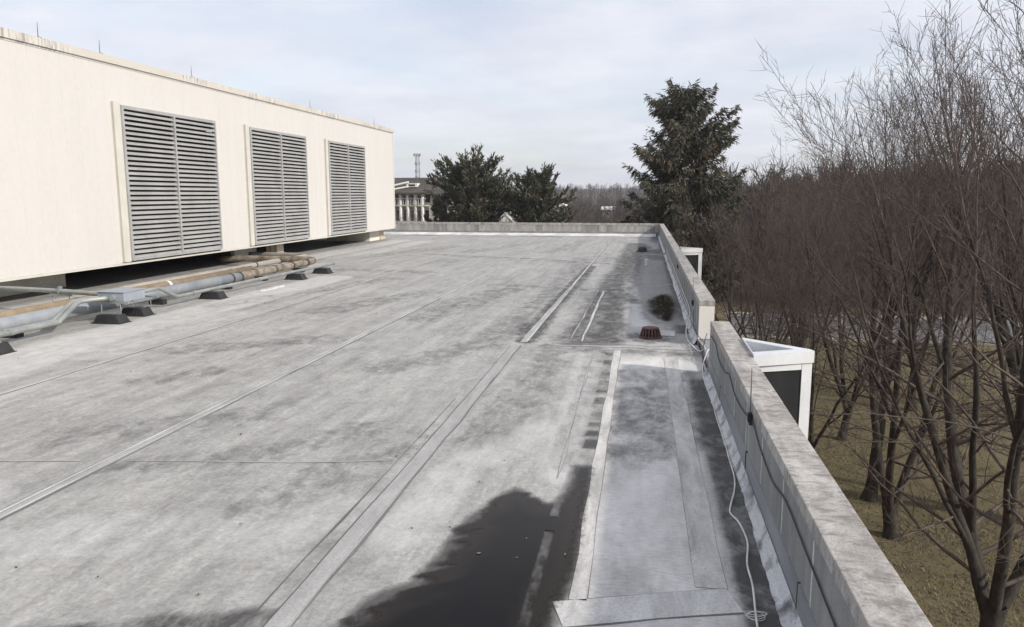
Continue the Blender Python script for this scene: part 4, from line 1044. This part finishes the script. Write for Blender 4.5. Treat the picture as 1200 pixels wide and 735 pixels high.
# ------------------------------------------------------------------ tufts of winter grass and fallen leaves on the lawn
def blades(name, n, length, width, up, mat, label, seed):
    r = np.random.RandomState(seed)
    y = r.uniform(9, 54, n); x = 1.6 + r.rand(n) ** 0.9 * (3 + y * 0.62)
    clump = vnoise(x * 0.6, y * 0.6, seed) + 0.5 * vnoise(x * 2.1, y * 2.1, seed + 1)
    k = clump > r.uniform(.35, 1.1, n); x, y = x[k], y[k]; n = len(x)
    a = r.uniform(0, 2 * PI, n); L = length * r.uniform(.5, 1.3, n); w = width * r.uniform(.6, 1.3, n)
    c = np.stack([x, y, np.full(n, GZ + .004)], 1); d = np.stack([np.cos(a), np.sin(a), np.zeros(n)], 1); e = np.stack([-np.sin(a), np.cos(a), np.zeros(n)], 1)
    z = np.array([[0, 0, 1.0]])
    tip = c + d * (L * (1 - up))[:, None] + z * (L * up)[:, None] + z * .01
    V = np.stack([c - e * w[:, None], c + e * w[:, None], tip + e * w[:, None] * .5, tip - e * w[:, None] * .5], 1).reshape(-1, 3)
    o = np_mesh(name, V, np.arange(4 * n).reshape(n, 4), mat)
    return tag(o, label, 'grass' if up > .3 else 'leaves', kind='stuff')
blades('grass', 120000, .12, .012, .5, mottle('dry_grass_blades', (0.115, 0.102, 0.052), (0.190, 0.162, 0.100), 1.3, bump=0, detail=8), 'tufts of dull winter grass on the lawn under the trees', 4)
blades('leaves', 22000, .075, .026, .10, mottle('fallen_leaf', (0.05, 0.036, 0.026), (0.150, 0.115, 0.082), 3.0, bump=0, detail=8), 'fallen brown leaves scattered over the lawn', 14)

# ------------------------------------------------------------------ evergreens
def leaf_cloud(centers, dirs, tints, length, width, r):
    n = len(centers); C = np.asarray(centers); D = np.asarray(dirs); D /= np.linalg.norm(D, axis=1)[:, None] + 1e-9
    W = np.cross(D, r.normal(size=(n, 3))); W /= np.linalg.norm(W, axis=1)[:, None] + 1e-9
    L = (length * r.uniform(.6, 1.25, n))[:, None]; Wd = (width * r.uniform(.6, 1.25, n))[:, None]
    N = np.cross(D, W)
    V = np.stack([C, C + D * L * .45 + W * Wd + N * Wd * .3, C + D * L, C + D * L * .5 - W * Wd + N * Wd * .3], 1)
    return V.reshape(-1, 3), np.arange(n * 4).reshape(n, 4), np.repeat(np.asarray(tints), 4)
def evergreen(name, loc, H, prof, nb, mat, label, seed, hang=-0.5, spray_len=0.42, spray_w=0.07, rise=0.1, per=8, cones=0, group=None, r0=0.28, tuft=0.0, z0=0.06, ex=1.0):
    """prof: list of (height fraction, radius)"""
    r = np.random.RandomState(seed); pr_ = random.Random(seed)
    root = empty(name, loc, label, 'tree', group)
    tk = Sticks(); tp = [np.array([r.normal(0, .05) * k, r.normal(0, .05) * k, H * k / 10 - (.2 if k == 0 else 0)]) for k in range(11)]
    tk.tube(tp, [r0 * (1 - k / 10.6) + .02 for k in range(11)], 8)
    hs = [p[0] for p in prof]; rs = [p[1] for p in prof]
    C, D, T, CC = [], [], [], []
    for b in range(nb):
        t = z0 + (0.985 - z0) * ((b + r.rand()) / nb) ** 0.92
        R = np.interp(t, hs, rs) * r.choice([r.uniform(.35, .75), r.uniform(.75, 1.2)])
        az = b * 2.39996 + r.uniform(-.5, .5)
        f = t * 10; k = min(int(f), 9); p = tp[k] + (tp[k + 1] - tp[k]) * (f - k)
        d = np.array([math.cos(az) * ex, math.sin(az), rise + r.normal(0, .12 + .5 * max(tuft, 0)) + 0.5 * max(0, t - .6)])
        if R < 0.25: R = 0.25
        pts = grow(pr_, p, unit(d), R, 6, 0.03 if rise < .3 else 0.09, 0.10)
        tk.tube(pts, [max(.008, .05 * R / 4 * (1 - m / 6.5)) for m in range(7)], 4)
        lump = r.uniform(0, 1)
        ns_ = max(6, int(R * per))
        for c in range(ns_):
            u = 0.22 + 0.78 * ((c + r.rand()) / ns_)
            f3 = u * 6; k3 = min(int(f3), 5); q = pts[k3] + (pts[k3 + 1] - pts[k3]) * (f3 - k3)
            out = unit(pts[k3 + 1] - pts[k3])
            # side branchlet carrying sprays
            sd = unit(np.cross(out, np.array([0, 0, 1.0])) * (1 if r.rand() < .5 else -1) * r.uniform(.4, 1.0) + out * r.uniform(.2, .9) + np.array([0, 0, hang * .5 * r.rand() + tuft * .6]))
            bl = r.uniform(.25, .75) * (1.15 - .5 * u) * min(1.2, R / 2.2 + .3)
            m_ = 7
            for s in range(m_):
                w = (s + r.rand()) / m_
                pos = q + sd * bl * w + r.normal(0, .05, 3)
                C.append(pos); D.append(sd * .5 + out * .4 + np.array([0, 0, hang + tuft]) * r.uniform(.5, 1.3) + r.normal(0, .28 + .45 * max(tuft, 0), 3))
                T.append(np.clip(.15 + .5 * lump + .35 * r.rand(), 0, 1))
            if cones and r.rand() < cones * (0.3 + t): CC.append(q + sd * bl + np.array([0, 0, -.12]))
    V, F = tk.arrays(); np_mesh('trunk', V, F, M['bark'], root, smooth=True)
    V, F, tt = leaf_cloud(C, D, T, spray_len, spray_w, r)
    np_mesh('crown', V, F, M[mat], root, attrs={'tint': tt})
    if CC:
        b = MB()
        for p in CC:
            L = r.uniform(.12, .24); w = .042
            b.add([(p[0], p[1], p[2])] + [(p[0] + w * math.cos(a), p[1] + w * math.sin(a), p[2] - L * .45) for a in (0, 2.1, 4.2)] + [(p[0] + .02, p[1], p[2] - L)],
                  [(0, 1, 2), (0, 2, 3), (0, 3, 1), (4, 2, 1), (4, 3, 2), (4, 1, 3)])
        me_o = b.build('cones', M['cone'], None); me_o.parent = root; tag(me_o, kind='stuff')
    return root
evergreen('spruce_tree', (3.0, 56, GZ), 17.0, [(0, 3.4), (.15, 4.2), (.35, 4.6), (.55, 4.2), (.68, 4.0), (.78, 3.7), (.86, 3.1), (.93, 2.2), (.975, 1.1), (1, .3)], 320, 'spruce',
          'tall dark spruce with hanging tan cones past the roof corner', 5, hang=-.85, per=7.0, cones=.34, r0=.34, spray_len=.50, spray_w=.050, rise=.30)
evergreen('conifer_shrub', (-1.35, 60.5, GZ), 8.3, [(0, 2.4), (.4, 2.2), (.7, 1.7), (.9, .9), (1, .2)], 80, 'spruce', 'low dark conifer at the left foot of the tall spruce', 9, hang=-.35, per=8, r0=.15)
evergreen('conifer_shrub', (0.6, 57.5, GZ), 8.0, [(0, 2.6), (.4, 2.3), (.7, 1.9), (.9, 1.1), (1, .2)], 80, 'spruce', 'low dark conifer tucked against the tall spruce trunk', 15, hang=-.35, per=8, r0=.15)
evergreen('pine_tree', (-15.9, 72, GZ), 12.2, [(0, 2.4), (.25, 4.4), (.5, 5.2), (.68, 4.7), (.82, 4.0), (.93, 2.7), (1, 1.0)], 330, 'pine',
          'broad olive pine beyond the far parapet, next to the brown roofed house', 21, hang=-.1, tuft=.42, rise=.42, per=6.5, r0=.26, spray_len=.42, spray_w=.06)
evergreen('pine_tree', (-10.0, 73, GZ), 11.5, [(0, 2.0), (.25, 3.5), (.5, 4.1), (.68, 4.0), (.82, 3.1), (.93, 1.9), (1, .6)], 250, 'pine',
          'narrower olive pine right of the broad one beyond the far parapet', 27, hang=-.1, tuft=.42, rise=.42, per=6.5, r0=.22, spray_len=.40, spray_w=.06)
evergreen('pine_tree', (-19.4, 74, GZ), 9.8, [(0, 1.0), (.3, 1.8), (.55, 2.0), (.75, 1.5), (.9, .8), (1, .15)], 90, 'pine',
          'thin brownish conifer at the left side of the broad pine', 33, hang=0, tuft=.5, rise=.6, per=8, r0=.16)
for k_, x_, y_, s_, lab in ((2, -23.6, 84, .78, 'small bare tree in front of the columned house, left of the pines'), (4, -28.5, 86, .72, 'bushy bare tree before the columns of the brown roofed house'), (4, -32.5, 85, .7, 'bushy bare tree by the unit corner before the columned house'), (1, -12.7, 82, .72, 'bare tree behind the gap between the two pines')):
    plant(k_, x_, y_, x_, s_, lab, 'bare trees beyond the far parapet')

# ------------------------------------------------------------------ houses and mast beyond the far parapet
def window(parent, x0, x1, y, z0, z1, name='window'):
    a = MB(); a.box(x0 - .08, x1 + .08, y - .06, y + .02, z0 - .08, z1 + .08); f = a.build(name, M['col'], parent)
    a = MB(); a.box(x0, x1, y - .075, y - .061, z0, z1); a.build('pane', M['glass'], f)
hz = GZ - 0.4
h = empty('house', (-33, 104, hz), 'large house with brown hip roof and white columns beside the unit corner', 'house')
a = MB(); a.box(-44, -26.2, 101.6, 112, hz, 2.75); a.build('wall', M['siding'], h)
a = MB(); a.add([(-44.8, 99.2, 2.75), (-28.3, 99.2, 2.75), (-28.3, 113, 2.75), (-44.8, 113, 2.75), (-40, 104.5, 4.8), (-29.2, 104.5, 4.8), (-29.2, 107, 4.8), (-40, 107, 4.8), (-44.8, 99.2, 2.55), (-28.3, 99.2, 2.55), (-28.3, 113, 2.55), (-44.8, 113, 2.55)],
                [(0, 1, 5, 4), (1, 2, 6, 5), (2, 3, 7, 6), (3, 0, 4, 7), (4, 5, 6, 7), (8, 9, 1, 0), (9, 10, 2, 1), (11, 8, 0, 3), (10, 11, 3, 2), (11, 10, 9, 8)]); a.build('roof', M['shingle'], h)
a = MB(); a.add([(-28.29, 100.6, 2.5), (-24.6, 100.6, 2.5), (-24.6, 112, 2.5), (-28.29, 112, 2.5), (-28.29, 105, 4.55), (-27.4, 105, 4.55), (-27.4, 108, 4.55), (-28.29, 108, 4.55)], [(0, 1, 5, 4), (1, 2, 6, 5), (2, 3, 7, 6), (4, 5, 6, 7), (0, 3, 2, 1), (3, 0, 4, 7)]); a.build('roof', M['shingle'], h)
a = MB(); a.box(-31.6, -30.1, 100.9, 102.4, 3.5, 4.0); dm = a.build('dormer', M['col'], h)
a = MB(); a.box(-31.3, -30.4, 100.88, 100.898, 3.6, 3.85); a.build('pane', M['glass'], dm)
for x0_, z0_, z1_ in ((-34.3, 3.1, 3.4), (-34.3, 3.55, 4.0)):
    a = MB(); a.add([(x0_, 99.8, z0_), (x0_ + 3.0, 100.6, z1_ + .25), (x0_ + 3.0, 100.6, z1_ + .05), (x0_, 99.8, z0_ - .2), (x0_, 100.3, z0_), (x0_ + 3.0, 101.1, z1_ + .25), (x0_ + 3.0, 101.1, z1_ + .05), (x0_, 100.3, z0_ - .2)],
                        [(0, 3, 2, 1), (4, 5, 6, 7), (0, 1, 5, 4), (3, 7, 6, 2), (0, 4, 7, 3), (1, 2, 6, 5)]); a.build('rake_board', M['col'], h)
for xc in (-34.2, -33.2, -32.15, -31.15, -30.1, -29.1):
    a = MB(); a.lathe([(.28, hz), (.24, hz + .5), (.2, 2.3), (.27, 2.4), (.27, 2.54)], (xc, 99.9, 0), 12); a.build('column', M['col'], h)
for zf in (1.12, -1.9):
    a = MB(); a.box(-44, -28.6, 99.7, 101.59, zf - .18, zf); a.build('balcony_slab', M['siding'], h)
for x0_ in np.arange(-43.6, -28.9, 1.02):
    for zf in (1.3, -1.6, -4.8): window(h, x0_ + .12, x0_ + .88, 101.59, zf + .1, zf + 1.2 if zf > 0 else zf + 2.0)
for zf in (1.12, -1.9):
    a = MB(); a.box(-44, -28.6, 99.72, 99.78, zf + .8, zf + .88)
    for x0_ in np.arange(-44, -28.7, .35): a.box(x0_, x0_ + .05, 99.73, 99.77, zf + .001, zf + .799)
    a.build('railing', M['col'], h)
a = MB(); a.box(-28.4, -26.6, 100.5, 101.58, hz, 1.0); a.build('bay', M['siding'], h)
h2 = empty('garden_shed', (-19.6, 112, hz), 'small brick shed with white gable showing at the foot of the two pines', 'shed')
a = MB(); a.box(-21.6, -17.2, 110, 116, hz, -0.25); a.build('wall', M['brickwall'], h2)
a = MB(); a.add([(-21.0, 109.9, -.25), (-17.6, 109.9, -.25), (-19.3, 109.9, .45), (-21.0, 110.1, -.25), (-17.6, 110.1, -.25), (-19.3, 110.1, .45)], [(0, 1, 2), (5, 4, 3), (0, 3, 4, 1), (1, 4, 5, 2), (2, 5, 3, 0)]); a.build('gable', M['col'], h2)
a = MB(); a.add([(-21.9, 109.7, -.35), (-19.3, 109.7, .60), (-16.7, 109.7, -.35), (-21.9, 116.3, -.35), (-19.3, 116.3, .60), (-16.7, 116.3, -.35), (-21.9, 109.7, -.5), (-19.3, 109.7, .45), (-16.7, 109.7, -.5), (-21.9, 116.3, -.5), (-19.3, 116.3, .45), (-16.7, 116.3, -.5)],
                   [(0, 3, 4, 1), (1, 4, 5, 2), (6, 7, 10, 9), (7, 8, 11, 10), (0, 1, 7, 6), (1, 2, 8, 7), (0, 6, 9, 3), (2, 5, 11, 8)]); a.build('roof', M['col'], h2)
window(h2, -20.0, -18.6, 110, -2.4, -1.0)
h2.location = (-12.75, 71.0, GZ - 0.3); h2.scale = (0.36, 0.30, 1.02)
h3 = empty('house', (-15, 118, hz), 'cream house corner with white roof edge right of the narrower pine', 'house')
a = MB(); a.box(-20.0, -12.75, 115, 123, hz, 0.95); a.build('wall', M['siding'], h3)
a = MB(); a.add([(-20.5, 114.5, 1.0), (-12.0, 114.5, 0.9), (-12.0, 123.5, 0.9), (-20.5, 123.5, 1.0), (-16.4, 114.5, 2.1), (-16.4, 123.5, 2.1), (-20.5, 114.5, .8), (-12.0, 114.5, .7), (-12.0, 123.5, .7), (-20.5, 123.5, .8)],
                   [(1, 2, 5, 4), (3, 0, 4, 5), (0, 6, 7, 1, 4), (2, 8, 9, 3, 5), (1, 7, 8, 2), (0, 3, 9, 6), (6, 9, 8, 7)]); a.build('roof', M['col'], h3)
a = MB(); a.box(-12.9, -12.45, 114.7, 115.1, hz, .72); a.build('corner_board', M['col'], h3)
for xx in (-18.8, -16.6, -14.4): window(h3, xx, xx + 1.1, 115, -1.6, 0.1)
h4 = empty('house', (-7, 205, -10), 'far low building with a white roof in the brown valley', 'house')
a = MB(); a.box(-10.5, -7.4, 200, 210, -12, -1.41); a.build('wall', M['siding'], h4)
a = MB(); a.add([(-11, 199.5, -1.4), (-7, 199.5, -1.4), (-7, 210.5, -1.4), (-11, 210.5, -1.4), (-11, 205, -.6), (-7, 205, -.6)], [(0, 1, 5, 4), (2, 3, 4, 5), (1, 2, 5), (3, 0, 4), (0, 3, 2, 1)]); a.build('roof', M['white'], h4)

ms = empty('radio_mast', (-89.3, 300, -8), 'grey lattice radio mast rising behind the brown roofed house', 'radio mast')
a = MB(); zb_, zt_ = -8.0, 18.6
cor = lambda z, k: (-89.3 + (1.5 - .75 * (z - zb_) / (zt_ - zb_)) * math.cos(k * 2 * PI / 3 + .4), 300 + (1.5 - .75 * (z - zb_) / (zt_ - zb_)) * math.sin(k * 2 * PI / 3 + .4), z)
for k in range(3): a.tube([cor(zb_, k), cor(zt_, k)], 0.14, 6)
z = zb_
while z < zt_ - 1.2:
    for k in range(3): a.tube([cor(z, k), cor(z + 1.2, (k + 1) % 3)], 0.07, 4); a.tube([cor(z, k), cor(z, (k + 1) % 3)], 0.06, 4)
    z += 1.2
a.build('lattice', M['mast'], ms)
for zc_, n_, rr in ((18.0, 6, 1.3), (14.6, 3, 1.0), (11.6, 3, 1.0), (9.2, 3, .9)):
    for k in range(n_):
        t = k * 2 * PI / n_; x_, y_ = -89.3 + rr * math.cos(t), 300 + rr * math.sin(t)
        a = MB(); a.box(x_ - .13, x_ + .13, y_ - .13, y_ + .13, zc_ - .55, zc_ + .55); a.tube([(x_, y_, zc_), (-89.3, 300, zc_)], .06, 4); a.build('antenna', M['mast'], ms)

# ------------------------------------------------------------------ far bare woods, one mass per stretch
def small_tree(seed, n1, n2, n3, thick):
    r = random.Random(seed); s = Sticks()
    tp = grow(r, np.zeros(3), np.array([0, 0, 1.0]), 1.0, 4, .03, .05)
    s.tube(tp, [.016 * (1 - .2 * k) + .003 for k in range(5)], 4)
    for b in range(n1):
        t = .15 + .8 * (b + r.random()) / n1; f = t * 4; k = min(int(f), 3); p = tp[k] + (tp[k + 1] - tp[k]) * (f - k)
        d = side_dir(r, np.array([0, 0, 1.0]), r.uniform(.45, 1.0)); L = (.42 * (1 - t) + .12) * r.uniform(.7, 1.1)
        bp = grow(r, p, d, L, 3, .13, .1); s.tube(bp, [.0075 * thick, .006 * thick, .004 * thick, .003 * thick], 3)
        for c in range(n2):
            f3 = (.15 + .85 * (c + r.random()) / n2) * 3; k3 = min(int(f3), 2); p3 = bp[k3] + (bp[k3 + 1] - bp[k3]) * (f3 - k3)
            d3 = side_dir(r, unit(bp[k3 + 1] - bp[k3]), r.uniform(.4, .9)); L3 = r.uniform(.05, .16)
            q = p3 + unit(d3 + np.array([0, 0, .15])) * L3; s.tube([p3, q], [.0034 * thick, .002 * thick], 3)
            for e in range(n3):
                p5 = p3 + (q - p3) * r.uniform(.2, .95); d5 = side_dir(r, unit(q - p3), r.uniform(.4, .9))
                s.tube([p5, p5 + d5 * r.uniform(.03, .09)], [.0026 * thick, .0015 * thick], 3)
    return s.arrays()
fine = [small_tree(100 + k, 14, 6, 2, 1.0) for k in range(5)]
coarse = [small_tree(200 + k, 9, 5, 0, 2.0) for k in range(5)]
def woods(name, spots, lib, hmin, hmax, label, seed):
    r = random.Random(seed); V, F = [], []; n = 0
    for x, y in spots:
        v, f = lib[r.randrange(len(lib))]; s = r.uniform(hmin, hmax); a = r.uniform(0, 6.28); w = s * r.uniform(.8, 1.15)
        q = np.empty_like(v); q[:, 0] = (v[:, 0] * math.cos(a) - v[:, 1] * math.sin(a)) * w + x; q[:, 1] = (v[:, 0] * math.sin(a) + v[:, 1] * math.cos(a)) * w + y
        q[:, 2] = v[:, 2] * s + float(terrain_h(x, y)) - .2
        V.append(q); F.append(f + n); n += len(v)
    o = np_mesh(name, np.concatenate(V), np.concatenate(F), M['far_twig'])
    return tag(o, label, 'woods', kind='stuff')
def scatter(seed, n, a0, a1, d0, d1, pw=1.0):
    r = random.Random(seed); out = []
    while len(out) < n:
        a = math.radians(r.uniform(a0, a1)); d = d0 + (d1 - d0) * r.random() ** pw
        out.append((d * math.sin(a), d * math.cos(a)))
    return out
hillside = scatter(9, 700, -24, 9, 300, 700)
woods('bare_woods', hillside, coarse, 6, 9, 'bare brown woods on the slope above the valley', 12)
right = [p for p in scatter(1, 560, 5, 40, 74, 210, 1.3) if p[1] > 69]
woods('bare_woods', right, fine, 8.5, 12.5, 'brown grey bare woods behind the parking road', 2)
woods('bare_woods', scatter(3, 420, -22, 6, 125, 330), fine, 6.5, 9.5, 'brown bare woods filling the valley past the houses', 4)
woods('bare_woods', scatter(5, 1700, -30, 42, 300, 1500, 0.8), coarse, 7, 11, 'distant bare woods along the hill tops', 6)

# ------------------------------------------------------------------ thin winter haze in the air
hb = MB(); hb.box(-1700, 1700, -300, 1900, -60, 60)
hm = bpy.data.materials.new('winter_haze'); hm.use_nodes = True; hm.node_tree.nodes.clear()
ho = hm.node_tree.nodes.new('ShaderNodeOutputMaterial'); hv = hm.node_tree.nodes.new('ShaderNodeVolumePrincipled')
hv.inputs['Color'].default_value = (0.90, 0.93, 0.98, 1); hv.inputs['Density'].default_value = 0.0003; hv.inputs['Anisotropy'].default_value = 0.2
hm.node_tree.links.new(hv.outputs[0], ho.inputs['Volume'])
tag(hb.build('haze', hm), kind='stuff')
